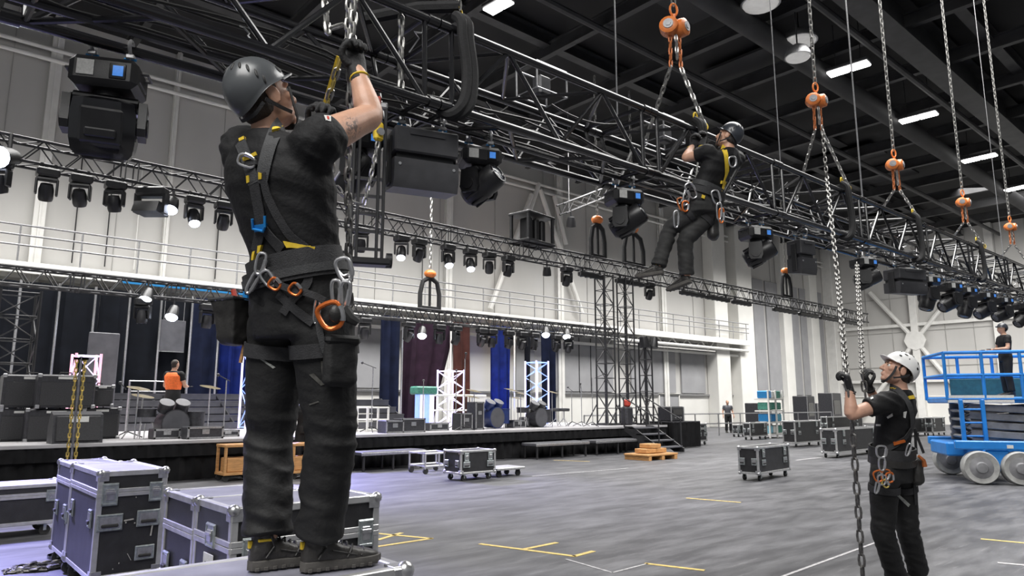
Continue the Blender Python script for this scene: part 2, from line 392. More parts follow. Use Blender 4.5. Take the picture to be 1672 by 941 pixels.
# roof steel
for Y in (-9, -4, 1, 6, 11, 16, 21):
    b = MB().box((20, Y, CZ - .55), (80, .34, .05)).box((20, Y, CZ - .12), (80, .34, .05)).box((20, Y, CZ - .33), (80, .06, .45)); trim(b, 'ceiling_steel')
b = MB(); p0 = onZ(1393, 0, 12.6)
b.box((25, p0.y, 12.6), (75, .75, .06)).box((25, p0.y, 13.8), (75, .75, .06)).box((25, p0.y, 13.2), (75, .12, 1.2)); trim(b, 'ceiling_steel')
for i in range(17):
    X = -6 + i * 3.6
    b = MB().box((X, 5, 13.1), (.22, 40, .05)).box((X, 5, 13.3), (.07, 40, .4)).box((X, 5, 13.52), (.22, 40, .05))
    trim(b, 'ceiling_steel')
mb = MB()
rr = random.Random(3)
for i in range(46):
    X = rr.uniform(2, 54); Y = rr.uniform(-10, 18); mb.box((X, Y, 13.75), (rr.uniform(1, 2.6), rr.uniform(1.2, 3.4), .1))
trim(mb, 'ceiling_panel')
b = MB()
for Y, z in ((3.1, 12.9), (8.2, 12.7), (13.4, 12.9), (-2.5, 12.8)): b.cyl((-6, Y, z), (56, Y, z), .11, n=8)
trim(b, 'ceiling_steel')
for Y, z, rad in ((10, 12.6, .33), (-.5, 12.7, .28)):
    b = MB().cyl((-6, Y, z), (56, Y, z), rad, n=12); trim(b, 'ceiling_panel')
# strip lights
def strip_light(a, b, lab, z=12.3):
    A = onZ(*a, z); B = onZ(*b, z); c = (A + B) / 2; dv = B - A; L = dv.length
    t = thing('strip_light', lab, 'ceiling light', c, math.atan2(dv.y, dv.x), 'fluorescent strip lights under the roof')
    MB().box((0, 0, .09), (L, .5, .1), ch=.02).build('housing', 'ceiling_steel', t)
    for s in (-1, 1):
        MB().box((s * L * .25, 0, .0), (L * .48, .42, .08), ch=.03).build('tube', 'tube_lit', t)
        MB().cyl((s * L * .3, 0, .12), (s * L * .3, 0, CZ - z), .015, n=5).build('hanger', 'ceiling_steel', t)
for a, b, l in (((1352, 123), (1420, 102), 'white strip light nearest the second chain hoist'), ((1469, 200), (1531, 184), 'white strip light between third and fourth lifting chains'),
                ((1571, 265), (1628, 252), 'white strip light right of the fourth lifting chain'), ((1641, 312), (1690, 301), 'white strip light at the right edge of the photo'),
                ((796, 20), (832, 0), 'white strip light cut by the top edge above the truss')):
    strip_light(a, b, l)
for (px, py, lab) in ((1305, 70, 'round high bay lamp beside the second lifting chain'), (1242, 8, 'round high bay lamp at top edge of the photo'), (1303, 95, 'lower small round lamp under the high bay lamp')):
    c = onZ(px, py, 12.6 if py != 95 else 11.6); t = thing('high_bay_lamp', lab, 'ceiling light', c)
    k = .55 if py != 95 else .38
    MB().lathe([(.12, .42), (k * .8, .3), (k, .1), (k, .03), (k * .94, .03)], (0, 0, 0), n=20).build('reflector', 'steel_dull', t)
    MB().lathe([(k * .92, .04), (k * .85, -.02), (.02, -.04)], (0, 0, 0), n=20).build('diffuser', 'bay_lamp', t)
    MB().cyl((0, 0, .4), (0, 0, CZ - c.z - .03), .025, n=6).build('stem', 'ceiling_steel', t)
# catwalk along the stage wall
t = thing('catwalk', 'white steel catwalk with railing running along the stage wall', 'catwalk', (0, WY, 5.55))
x0, x1 = -12., onY(1220, 545, WY - 1).x
MB().box(((x0 + x1) / 2, -.6, .02), (x1 - x0, 1.1, .06)).build('deck', 'white_paint', t)
for y in (-1.15, -.12): MB().box(((x0 + x1) / 2, y, -.12), (x1 - x0, .08, .34), ch=.01).build('edge_beam', 'white_paint', t)
MB().cyl((x0, -1.0, -.62), (x1, -1.0, -.62), .09, n=8).build('lower_pipe', 'white_paint', t); MB().box(((x0 + x1) / 2, -.5, -.95), (x1 - x0, .3, .12), ch=.01).build('lower_beam', 'wall_white', t)
for z in (.55, .85, 1.15): MB().cyl((x0, -1.12, z), (x1, -1.12, z), .032, n=6).build('rail', 'steel_dull', t)
k = 0; X = x0
while X < x1:
    MB().cyl((X, -1.12, .05), (X, -1.12, 1.15), .028, n=6).build('rail_post', 'steel_dull', t); X += 1.6
a = onY(200, 440, WY - 1.2).x; b = onY(400, 458, WY - 1.2).x
MB().box(((a + b) / 2, -1.24, -.2), (b - a, .06, .22)).build('banner', 'clamp_blue', t, label='blue strip fixed along the catwalk edge')
# white lattice beam under the far end of the catwalk
t = thing('lattice_beam', 'white lattice beam under the far end of the catwalk', 'beam', (0, WY - .9, 4.75))
a = onY(1005, 552, WY - .9).x; b = onY(1166, 552, WY - .9).x
for z in (0, .6): MB().box(((a + b) / 2, 0, z), (b - a, .12, .1)).build('chord', 'white_paint', t)
n_ = int((b - a) / .7)
for i in range(n_):
    xa = a + (b - a) * i / n_; xb = a + (b - a) * (i + 1) / n_
    MB().cyl((xa, 0, .6 * (i % 2)), (xb, 0, .6 * (1 - i % 2)), .04, n=6).build('diagonal', 'white_paint', t)
# floor markings
def tape(pts, lab, m='tape_yellow', w=.055, grp=None):
    b = MB(); q = [onZ(x, y, 0) for x, y in pts]
    for i in range(len(q) - 1):
        d = (q[i + 1] - q[i]); L = d.length; c = (q[i] + q[i + 1]) / 2
        b.box((c.x, c.y, .0025), (L + w * .5, w, .003), Rz(math.atan2(d.y, d.x)))
    o = b.build('floor_tape', m); return tag(o, lab, 'tape', grp)
tape([(785, 889), (938, 909)], 'long yellow tape of the tape corner at bottom centre floor')
tape([(858, 897), (908, 887)], 'short yellow tape joining the tape corner from above'); tape([(938, 909), (968, 901)], 'short pale tape at the right end of the bottom centre tape corner')
tape([(618, 872), (704, 880)], 'yellow tape line running right from the black case corner'); tape([(618, 893), (704, 880)], 'yellow tape slanting up to meet another by black case'); tape([(618, 882), (655, 871)], 'short yellow tape crossing beside the black case corner')
tape([(1055, 921), (1148, 932)], 'lone yellow tape at the bottom edge of the floor', w=.05)
tape([(1122, 814), (1208, 821)], 'yellow tape on the middle of the grey floor'); tape([(905, 752), (962, 754)], 'short worn yellow tape in front of the stage benches', w=.05)
tape([(1604, 881), (1690, 889)], 'yellow tape at right edge behind the white helmeted worker'); tape([(1632, 920), (1690, 925)], 'pale tape at the bottom right corner', 'tape_pale')
tape([(1270, 945), (1440, 883)], 'thin pale painted line slanting past the hanging chain', 'tape_pale', .03)
tape([(925, 914), (1000, 936), (1058, 921)], 'thin pale chalk line beside bottom yellow tape', 'tape_pale', .025)
tape([(870, 778), (1025, 765)], 'long thin pale line across the middle of floor', 'tape_pale', .04)
tape([(1300, 752), (1345, 747)], 'short pale line on floor behind the right black case', 'tape_pale', .06)
# lit patch light: the violet wash from the stage side
a = onZ(30, 920, 0); spot('violet_wash', (a.x - 1.2, a.y + 4.6, 5.6), a, 10500, 40, (.42, .40, 1), .7, .3)
a = onZ(640, 780, 0); spot('violet_wash', (a.x, a.y + 5.5, 4.4), a, 6500, 46, (.42, .40, 1), .8, .3)
a = onZ(250, 800, .9); spot('violet_wash', (a.x - .6, a.y + 5, 5.6), a, 1700, 46, (.5, .48, 1), .8, .3)
# ================================================================== trusses
def truss_mesh_parts(x0, x1, h, wb, wt, npan, rc, rb):
    """one section in truss coordinates: x along, y away from the camera, z up"""
    P = {('b', 'f'): (0, 0), ('b', 'k'): (wb, 0), ('t', 'f'): (-.0, h), ('t', 'k'): (wt, h)}
    pt = lambda k, x: V((x, P[k][0], P[k][1]))
    K = list(P); e = rc * 1.6; xa, xb = x0 + e, x1 - e; chords = []; braces = []; fr = MB(); fr.ends = []
    for k in K:
        chords.append(MB().cyl(pt(k, x0 + .005), pt(k, x1 - .005), rc, n=12).cyl(pt(k, x0 + .005), pt(k, x0 + .1), rc * 1.28, n=12).cyl(pt(k, x1 - .1), pt(k, x1 - .005), rc * 1.28, n=12))
    faces = ((('b', 'f'), ('t', 'f')), (('b', 'f'), ('b', 'k')), (('b', 'k'), ('t', 'k')), (('t', 'f'), ('t', 'k')))
    xs = [xa + .07 + (xb - xa - .14) * i / npan for i in range(npan + 1)]
    for q, (A, B) in enumerate(faces):
        for x in (xs[0], xs[-1]): fr.cyl(pt(A, x), pt(B, x), rb, n=8); fr.ends.append((pt(A, x), pt(B, x), rb))
        for i in range(npan):
            a, b = (A, B) if (i + q) % 2 == 0 else (B, A)
            braces.append((pt(a, xs[i]), pt(b, xs[i + 1])))
    return chords, braces, fr
def make_section(root, x0, x1, h, wb, wt, npan, rc, rb, fine, bm, m='black_tube'):
    ch, br, fr = truss_mesh_parts(x0, x1, h, wb, wt, npan, rc, rb)
    s = bpy.data.objects.new('truss_section', None); COL.objects.link(s); s.parent = root; s.empty_display_size = .1
    for q in (0, 1):
        e = MB(); k = len(fr.v) // 2
        nv = 16; per = len(fr.v) // nv
        for i in range(per):
            if i % 2 == q: e.cyl(fr.ends[i][0], fr.ends[i][1], fr.ends[i][2], n=8)
        e.build('end_frame', m, s)
    if fine:
        for c in ch: c.build('chord', m, s)
        for a, b in br: MB().cyl(a, b, rb, n=8).build('brace', bm, s)
    else:
        mb = MB()
        for c in ch: mb.add(c.v, c.f)
        mb.build('chord', m, s); mb = MB()
        for a, b in br: mb.cyl(a, b, rb, n=6)
        mb.build('bracing', bm, s)
    return s
TD = (ray(2116, 620)).normalized(); TN = V((-TD.y, TD.x, 0)).normalized(); TU = TD.cross(TN)
TO = CAM + ray(1000, 262) * (2.24 / ray(1000, 262).z)
TM = frameM(TO, TD, TN, TU)
def TP(s, y=0, z=0): return TO + TD * s + TN * y + TU * z           # a point in the big truss's own measure
TH, TWB, TWT = .645, .56, .74
main = thing('lighting_truss', 'large black box truss crossing the hall in front of both upper workers', 'truss', M=TM)
for i in range(15):
    a = -7.2 + i * 2.6; make_section(main, a, a + 2.6, TH, TWB, TWT, 4, .034, .0195, 0 < i < 5, 'black_tube')
MB().cyl((-7.2, .3, 0), (31.8, .3, 0), .026, n=10).build('mounting_bar', 'black_tube', main)
# cable looms lying in the big truss
cb = MB(); rr = random.Random(5)
for k in range(7):
    pts = []; y0 = rr.uniform(.1, .5); z0 = rr.uniform(.02, .05)
    for i in range(75):
        s = -5 + i * .36; pts.append(V((s, y0 + rr.uniform(-.05, .05), z0 + .035 + abs(math.sin(s * 1.3 + k * 2)) * .12 * (k % 3 == 0) + rr.uniform(0, .03))))
    cb.tube(pts, .012, 5)
for k in range(26):
    s = rr.uniform(-2, 14); cb.tube(catenary((s, rr.uniform(0, .5), rr.uniform(.25, .6)), (s + rr.uniform(.3, .9), rr.uniform(0, .5), rr.uniform(.1, .6)), rr.uniform(.05, .25), 8), .010, 5)
o = cb.build('cable_loom', 'cable'); o.parent = main; o['kind'] = 'stuff'
cb = MB()
for k in range(34):
    s = rr.uniform(-3.4, 16); y = rr.uniform(.05, .6); z = rr.uniform(.1, .6)
    a = V((s, y, z)); cb.tube([a + V((rr.uniform(-.08, .08), rr.uniform(-.05, .05), -t * rr.uniform(.02, .05))) for t in range(5)], .006, 5)
o = cb.build('safety_wire', 'steel'); o.parent = main; o['kind'] = 'stuff'; o['label'] = 'loose bright steel safety wires'
# thinner trusses at the back
def back_truss(name, lab, Y, pa, pb, px0, px1, h, w, n, rc, rb, npan, m='black_frame'):
    """front bottom chord runs through two photograph points on the plane at depth Y"""
    A = onY(*pa, Y); B = onY(*pb, Y); d = (B - A).normalized(); nn = V((-d.y, d.x, 0)).normalized(); u = d.cross(nn)
    o0 = onY(px0, pa[1] + (pb[1] - pa[1]) * (px0 - pa[0]) / (pb[0] - pa[0]), Y); o1 = onY(px1, pa[1] + (pb[1] - pa[1]) * (px1 - pa[0]) / (pb[0] - pa[0]), Y)
    L = (o1 - o0).length; M = frameM(o0, d, nn, u); r = thing(name, lab, 'truss', M=M)
    for i in range(n): make_section(r, L * i / n, L * (i + 1) / n, h, w, w, npan, rc, rb, False, m, m)
    return M, o0, d, nn, u
MID = back_truss('lighting_truss', 'long thin black truss sloping behind the workers with a row of small lamps', 16., (219, 297), (1180, 481), -60, 1418, .46, .45, 14, .031, .0145, 7)
STG = back_truss('lighting_truss', 'dark truss above the stage curtains carrying the stage lamps', 21., (380, 496), (840, 538), -60, 1008, .44, .42, 10, .034, .018, 7)
def on_truss(M, px):                                                 # place on a back truss under a photograph column
    _, o0, d, nn, u = M; lo, hi = -5., 90.
    def col(t): q = o0 + d * t - CAM; return CX_ + F_ * q.dot(RT) / q.dot(FW)
    for _i in range(40):
        t = (lo + hi) / 2
        if col(t) < px: lo = t
        else: hi = t
    return o0 + d * t
# lattice towers
def tower(name, lab, base, top, w, m, rc=.03, rb=.013, pan=.5, foot=True, lit=None, cat='tower'):
    t = thing(name, lab, cat, base); H = top - base[2]; n = max(3, int(H / pan)); h = w / 2
    C4 = [(-h, -h), (h, -h), (h, h), (-h, h)]
    for x, y in C4: MB().cyl((x, y, .02), (x, y, H), rc, n=6).build('leg', m, t)
    b = MB()
    for i in range(n + 1):
        z = .05 + (H - .1) * i / n
        for k in range(4):
            p, q = C4[k], C4[(k + 1) % 4]
            if i in (0, n) or not lit: b.cyl((*p, z), (*q, z), rb, n=5)
            if i < n:
                z2 = .05 + (H - .1) * (i + 1) / n
                b.cyl((*p, z if (i + k) % 2 else z2), (*q, z2 if (i + k) % 2 else z), rb, n=5)
    b.build('bracing', lit or m, t)
    if foot:
        MB().box((0, 0, .02), (w * 1.7, w * 1.7, .04)).build('base_plate', m, t)
        for x, y in C4: MB().cyl((x * 2.2, y * 2.2, .03), (x, y, .7), .022, n=6).build('outrigger', m, t)
    return t
STZ = .76                                                            # stage height
def tw(px, py0, py1, Y, w, lab, **k):
    b = onY(px, py0, Y); top = onY(px, py1, Y); return tower('truss_tower', lab, (b.x, Y, k.pop('z', STZ)), top.z, w, k.pop('m', 'black_frame'), **k)
tw(991, 690, 450, 15.9, .44, 'black lattice tower on stage nearest the lamp truss')
tw(1026, 690, 455, 16.1, .40, 'black lattice tower with red fitting at its foot')
SHORT = tw(1057, 690, 560, 15.1, .30, 'shorter black lattice tower topped with two lamps near stage stairs')
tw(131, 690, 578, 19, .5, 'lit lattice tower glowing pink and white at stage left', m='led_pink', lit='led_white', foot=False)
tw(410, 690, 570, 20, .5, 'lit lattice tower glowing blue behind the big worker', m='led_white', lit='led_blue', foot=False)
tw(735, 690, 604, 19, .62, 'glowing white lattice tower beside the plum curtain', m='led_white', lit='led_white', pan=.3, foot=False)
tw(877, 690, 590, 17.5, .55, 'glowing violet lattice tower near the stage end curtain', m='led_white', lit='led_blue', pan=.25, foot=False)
tw(6, 700, 474, 18, .7, 'tall dark lattice tower at the left edge of the stage', m='black_frame')
# ================================================================== lamps and rigging on the trusses
def clamp(root, x, y, z, r=.032, m='steel_dull', drop=.12):
    """half coupler round a tube at height z, its bolt and short hanger down to z-drop"""
    b = MB(); R = r + .012
    b.tube([V((x, y + math.cos(a) * R, z + math.sin(a) * R)) for a in [i * 2 * PI / 12 for i in range(12)]], .011, 6, True)
    c = b.box((x, y, z - R - .015), (.05, .045, .03), ch=.006).build('clamp', m, root)
    MB().cyl((x, y, z - R - .02), (x, y, z - drop), .009, n=6).build('bolt', 'steel', c)
    MB().cyl((x - .035, y, z - R - .03), (x + .035, y, z - R - .03), .008, n=6).build('wing_nut', 'clamp_blue', c)
    return c
def moving_head(lab, M, k=1., tilt=35, pan=0, wide=False, lit=False, detail=True, group=None, clampm='steel_dull', r=.032):
    """hangs below its own origin; pan about z, tilt of the head from straight down"""
    t = thing('moving_head_light', lab, 'stage light', M=M, group=group)
    w, d = (.36, .30) if wide else (.36, .28); w *= k; d *= k; h = (.18 if wide else .165) * k; zt = -.13
    MB().box((0, 0, zt - h / 2), (w, d, h), ch=.035 * k).box((0, 0, zt - h * .5), (w * 1.03, d * .7, h * .5), ch=.02 * k).build('base', 'fixture_black', t)
    if detail:
        for s in (-1, 1): clamp(t, s * w * .28, 0, 0, r, clampm, .14)
        MB().box((w * .22, -d / 2 - .002, zt - h * .52), (w * .24, .012, h * .5), ch=.003).build('display_frame', 'fixture_gloss', t)
        MB().box((w * .23, -d / 2 - .009, zt - h * .52), (w * .15, .006, h * .34)).build('display', 'display_blue', t)
        MB().box((-w * .24, -d / 2 - .003, zt - h * .48), (w * .24, .006, h * .5)).build('rating_plate', 'label_white', t)
        for s in (-1, 1): MB().tube([V((s * w * .5, -.05 * k, zt - h * .3)), V((s * (w * .5 + .035 * k), -.05 * k, zt - h * .3)), V((s * (w * .5 + .035 * k), .05 * k, zt - h * .3)), V((s * w * .5, .05 * k, zt - h * .3))], .009 * k, 6).build('handle', 'fixture_grey', t)
    Rp = Matrix.Rotation(math.radians(pan), 4, 'Z'); zy = zt - h
    yk = MB(); hw = w * (.44 if not wide else .54); al = (.25 if not wide else .24) * k
    yk.cyl((0, 0, zy + .01), (0, 0, zy - .03 * k), .075 * k, n=16).box((0, 0, zy - .05 * k), (hw * 1.9, .15 * k, .055 * k), ch=.02 * k)
    for s in (-1, 1):
        yk.prism([(-.075 * k, -.04 * k), (.075 * k, -.04 * k), (.085 * k, -.2 * k), (.06 * k, -al), (-.06 * k, -al), (-.085 * k, -.2 * k)], (s * hw - .022 * k, 0, zy - .01), (0, 1, 0), (0, 0, 1), (.044 * k, 0, 0))
        yk.cyl((s * hw - .03 * k, 0, zy - al * .74), (s * hw + .03 * k, 0, zy - al * .74), .055 * k, n=16)
    y = yk.build('yoke', 'fixture_black', t); y.matrix_basis = Rp
    if detail: MB().box((hw + .024 * k, 0, zy - .15 * k), (.003, .05 * k, .1 * k)).build('side_label', 'label_white', y)
    hz = zy - al * .74; hr = hw * (.84 if not wide else .86); T = Matrix.Translation((0, 0, hz)) @ Matrix.Rotation(math.radians(tilt), 4, 'X')
    hd = MB()
    if wide:                                                         # square shouldered head with finned lid
        hd.loft([[V((sx * a * hr, sy * b * .16 * k, z * .84 * k)) for sx, sy in ((-1, -.6), (-.6, -1), (.6, -1), (1, -.6), (1, .6), (.6, 1), (-.6, 1), (-1, .6))] for a, b, z in ((.55, .5, .17), (.92, .95, .15), (1, 1.05, .05), (1, 1.05, -.12), (.93, .95, -.2), (.8, .8, -.235))])
    else:
        hd.lathe([(.02, .16 * k), (hr * .62, .155 * k), (hr * .86, .12 * k), (hr * .95, .03 * k), (hr * .97, -.05 * k), (hr * .9, -.07 * k), (hr * .92, -.10 * k), (hr * .86, -.2 * k), (hr * .80, -.22 * k)], (0, 0, 0), n=20)
        for a in range(10):
            c, s = math.cos(a * PI / 5), math.sin(a * PI / 5); hd.box((c * hr * .93, s * hr * .93, .05 * k), (.02 * k, .02 * k, .14 * k), Rz(a * PI / 5), .004 * k)
    H = hd.build('head', 'fixture_black' if not wide else 'fixture_gloss', y); H.matrix_basis = T
    if wide:
        MB().box((0, -.175 * k, -.02 * k), (hr * 1.3, .03 * k, .2 * k), ch=.012 * k).box((0, -.195 * k, -.06 * k), (hr * .95, .02 * k, .05 * k), ch=.008 * k).build('lid', 'fixture_black', H)
    z = -.200 * k if wide else -.222 * k
    MB().lathe([(hr * .78, z + .012 * k), (hr * .72, z - .012 * k), (hr * .62, z - .012 * k), (hr * .58, z)], (0, 0, 0), n=20).build('bezel', 'fixture_gloss', H)
    MB().lathe([(hr * .6, z - .001), (hr * .4, z - .012 * k), (.004, z - .018 * k)], (0, 0, 0), n=18).build('lens', 'lens_lit' if lit else 'lens_glass', H)
    return t
def hangM(p, rz): return Matrix.Translation(p) @ Matrix.Rotation(rz, 4, 'Z')
TA = math.atan2(TD.y, TD.x)
def s_at(px, y=0, z=0):                                              # station on the big truss under a photograph column
    lo, hi = -6., 60.
    for _i in range(40):
        s = (lo + hi) / 2; q = TP(s, y, z) - CAM
        if CX_ + F_ * q.dot(RT) / q.dot(FW) < px: lo = s
        else: hi = s
    return s
def on_main(px, y=0.): return TP(s_at(px, y), y, 0)
FV = AZ - PI / 2                                                     # facing the camera
# 1 the big one, hung from the back chord upper left
moving_head('large black moving head light at the upper left with silver label plate', hangM(on_main(184, TWB), FV + .28), 1.02, 18, 8, True)
moving_head('black moving head light half hidden behind the big worker\'s raised arm', hangM(on_main(588, TWB), FV + .5), .92, 40, 50, False)
moving_head('black moving head light hanging beside the wide grey-black box', hangM(on_main(783, .3), FV + .3), .92, -118, 42)
moving_head('black moving head light hanging left of the worker on the truss', hangM(on_main(1018, .3), FV + .35), .95, -118, 46)
moving_head('black moving head light hanging right of the worker on the truss', hangM(on_main(1232, .3), FV + .35), 1.0, -116, 48)
moving_head('black moving head light next to the long hanging chain', hangM(on_main(1408, .3), FV + .35), 1.0, -112, 50)
for px, lab, ti in ((1512, 'first moving head right of the black double box light', 20), (1549, 'second moving head right of the black double box light', 62), (1574, 'third moving head right of the black double box light', 20), (1606, 'third moving head from the right edge of photo', 60), (1635, 'second moving head from the right edge of photo', 66), (1667, 'moving head cut by right edge of photo', 50)):
    moving_head(lab, hangM(on_main(px, .3), FV + .35), 1.1, ti, 60 + px % 30)
def box_light(lab, p, rz, w, h, d, two=True, k=1):
    t = thing('strobe_light', lab, 'stage light', p, rz)
    for s in (-1, 1): clamp(t, s * w * .33, 0, 0, .032, 'steel_dull', .14)
    MB().box((0, 0, -.13 - h * .22), (w, d, h * .40), ch=.012).box((0, -d / 2 - .004, -.13 - h * .12), (w * .55, .012, .025)).build('upper_housing', 'fixture_grey', t)
    if two:
        MB().box((0, .02, -.13 - h * .46), (w * .9, d * .8, h * .12)).build('neck', 'fixture_black', t)
        lo = MB().prism([(-d * .5, 0), (d * .5, 0), (d * .5, -h * .38), (-d * .42, -h * .45), (-d * .5, -h * .3)], (-w / 2, 0, -.13 - h * .52), (0, 1, 0), (0, 0, 1), (w, 0, 0)).build('lower_housing', 'fixture_grey', t)
        for s in (-1, 1): MB().cyl((s * w * .42, -d * .52, -.13 - h * .62), (s * w * .42, -d * .48, -.13 - h * .62), .012, n=8).build('screw', 'steel', lo)
    for s in (-1, 1): MB().box((s * (w / 2 + .006), 0, -.13 - h * .5), (.014, d * .35, h * .75), ch=.004).build('bracket', 'fixture_black', t)
    return t
box_light('wide two tier black box light hanging right of the big worker\'s arm', on_main(690, .3), FV + .42, .50, .50, .30)
t = box_light('black double box light hanging right of the long hanging chain', on_main(1475, .3), FV + .35, .62, .46, .34)
box_light('small square black lamp hanging between two moving heads on the truss', on_main(1306, .3), FV + .5, .30, .5, .24)
# hanging black frame behind the hand chains
p = on_main(606, .3); t = thing('suspended_rig', 'tall black hanging frame with a base bar beside the hand chains', 'rig frame', (p.x, p.y, 0), FV + .3)
zt, zb = p.z, dep(606, 438, (p - CAM).dot(FW)).z
for x in (-.09, .09):
    for dx in (-.02, .02): MB().box((x + dx, 0, (zt + zb) / 2), (.022, .03, zt - zb), ch=.004).build('upright', 'black_frame', t)
MB().box((0, 0, zt - .01), (.24, .05, .05), ch=.01).build('top_bracket', 'steel_dull', t)
for i in range(5): MB().box((0, 0, zb + .1 + i * .13), (.2, .02, .02)).build('rung', 'black_frame', t)
MB().box((0, -.02, zb), (.34, .14, .05), ch=.012).build('base_bar', 'fixture_black', t)
for x in (-.16, .16): MB().cyl((x - .02, -.02, zb + .02), (x + .02, -.02, zb + .02), .055, n=12).build('end_cap', 'fixture_black', t)
# yellow and red tensioner under the truss
p = on_main(620, .1); t = thing('ratchet_tensioner', 'small yellow and red tensioner hanging on a chain under the truss', 'tensioner', p)
MB().tube([V((0, 0, -.03)), V((0, 0, -.22))], .012, 6).build('strap', 'paint_red', t)
MB().box((0, 0, -.29), (.07, .05, .14), ch=.015).build('body', 'yellow_web', t); MB().cyl((0, -.04, -.30), (0, .04, -.30), .028, n=12).build('spool', 'steel', t)
b = MB(); link_chain(b, catenary((0, 0, -.36), (-.06, .05, -.8), .02, 4) + catenary((-.06, .05, -.8), (-.25, .1, -.72), .05, 4), .05, .007); b.build('chain', 'chain_steel', t)
# lamps on the back trusses ------------------------------------------------
def small_head(lab, p, k, lit, grp, tilt=25, pan=0, rz=0.):
    t = thing('moving_head_light', lab, 'stage light', p, rz, grp)
    b = MB().box((0, 0, -.14 * k), (.34 * k, .26 * k, .15 * k), ch=.03 * k).cyl((-.1 * k, 0, .03), (-.1 * k, 0, -.1 * k), .03 * k, n=6).cyl((.1 * k, 0, .03), (.1 * k, 0, -.1 * k), .03 * k, n=6); b.build('base', 'fixture_black', t)
    b = MB().box((0, 0, -.25 * k), (.32 * k, .14 * k, .06 * k), ch=.015 * k)
    for s in (-1, 1): b.box((s * .15 * k, 0, -.38 * k), (.04 * k, .14 * k, .28 * k), ch=.015 * k)
    y = b.build('yoke', 'fixture_black', t); y.rotation_euler = (0, 0, math.radians(pan))
    h = MB().lathe([(.02, .13 * k), (.09 * k, .12 * k), (.115 * k, .02 * k), (.115 * k, -.12 * k), (.1 * k, -.17 * k)], (0, 0, 0), n=14).build('head', 'fixture_black', y)
    h.matrix_basis = Matrix.Translation((0, 0, -.45 * k)) @ Matrix.Rotation(math.radians(tilt), 4, 'X')
    MB().lathe([(.095 * k, -.15 * k), (.10 * k, -.18 * k), (.08 * k, -.215 * k), (.04 * k, -.232 * k), (.003, -.238 * k)] if lit else [(.09 * k, -.168 * k), (.05 * k, -.18 * k), (.003, -.185 * k)], (0, 0, 0), n=12).build('lens', 'lens_lit' if lit else 'lens_glass', h)
    return t
G1 = 'moving heads along the thin back truss'
for i, (px, lit) in enumerate(((4, 0), (80, 0), (134, 0), (190, 0), (319, 1), (367, 0), (590, 0), (656, 1), (685, 0), (732, 1), (768, 1), (799, 0), (830, 0), (925, 0), (1060, 0))):
    small_head(('lit' if lit else 'unlit') + ' small moving head on thin back truss, ' + nth(i) + ' along it', on_truss(MID, px), 1.15, lit, G1, (-25 if lit else 20 + (i * 7) % 20), (i * 37) % 50 - 45)
p = on_truss(MID, 250); t = thing('wash_light', 'wide black wash light on thin back truss between two lit lamps and heads', 'stage light', p, FV)
MB().box((0, 0, -.15), (.62, .3, .2), ch=.04).build('base', 'fixture_black', t); MB().prism([(-.33, -.2), (.33, -.2), (.33, -.62), (.27, -.62), (.27, -.27), (-.27, -.27), (-.27, -.62), (-.33, -.62)], (0, -.1, 0), (1, 0, 0), (0, 0, 1), (0, .2, 0)).build('yoke', 'fixture_black', t)
MB().prism([(-.2, .1), (.2, .1), (.24, -.14), (-.3, -.14)], (-.26, 0, -.5), (0, 1, 0), (0, 0, 1), (.52, 0, 0)).build('head', 'fixture_black', t)
def par_can(lab, p, lit, k=1., rz=FV, grp=None, ti=None):
    t = thing('par_can', lab, 'stage light', p, rz, grp)
    MB().cyl((0, 0, .02), (0, 0, -.16 * k), .025 * k, n=6).build('hook', 'black_frame', t)
    c = MB().lathe([(.03, .12 * k), (.09 * k, .10 * k), (.12 * k, -.02 * k), (.13 * k, -.16 * k)], (0, 0, 0), n=14).build('can', 'fixture_black', t); c.matrix_basis = Matrix.Translation((0, 0, -.28 * k)) @ Matrix.Rotation((-.45 if lit else .35) if ti is None else ti, 4, 'X')
    MB().lathe([(.125 * k, -.13 * k), (.13 * k, -.18 * k), (.10 * k, -.225 * k), (.05 * k, -.245 * k), (.003, -.25 * k)] if lit else [(.12 * k, -.155 * k), (.06 * k, -.17 * k), (.003, -.172 * k)], (0, 0, 0), n=14).build('lens', 'lens_lit' if lit else 'lens_glass', c); return t
par_can('lit small can lamp right of the wide wash light on back truss', on_truss(MID, 284), 1, 1.1)
par_can('bright lamp blazing at left edge of the thin back truss', on_truss(MID, 14) + V((0, 0, .46)), 1, 1.6, ti=-1.25)
par_can('small unlit can lamp under back truss below the black cage', on_truss(MID, 893), 0, 1.1)
# strip of bars and heads under the far half of the back truss
for i, (a, b_) in enumerate(((945, 985), (1005, 1050), (1110, 1150), (1152, 1190), (1195, 1225), (1262, 1300), (1304, 1335), (1338, 1372), (1376, 1405))):
    A = on_truss(MID, a); B = on_truss(MID, b_); dv = B - A; L = dv.length
    t = thing('led_bar', 'black light bar under far back truss, ' + nth(i) + ' of them', 'stage light', (A + B) / 2 + V((0, 0, -.22)), math.atan2(dv.y, dv.x), 'light bars under the far end of the back truss')
    MB().box((0, 0, 0), (L, .16, .16), ch=.03).build('body', 'fixture_black', t)
    for s in (-1, 1): MB().box((s * L * .35, 0, .13), (.05, .05, .2)).build('bracket', 'black_frame', t)
    for k in range(5): MB().cyl((-L * .4 + L * .2 * k, 0, -.075), (-L * .4 + L * .2 * k, 0, -.10), .06, n=8).build('lens', 'lens_glass', t)
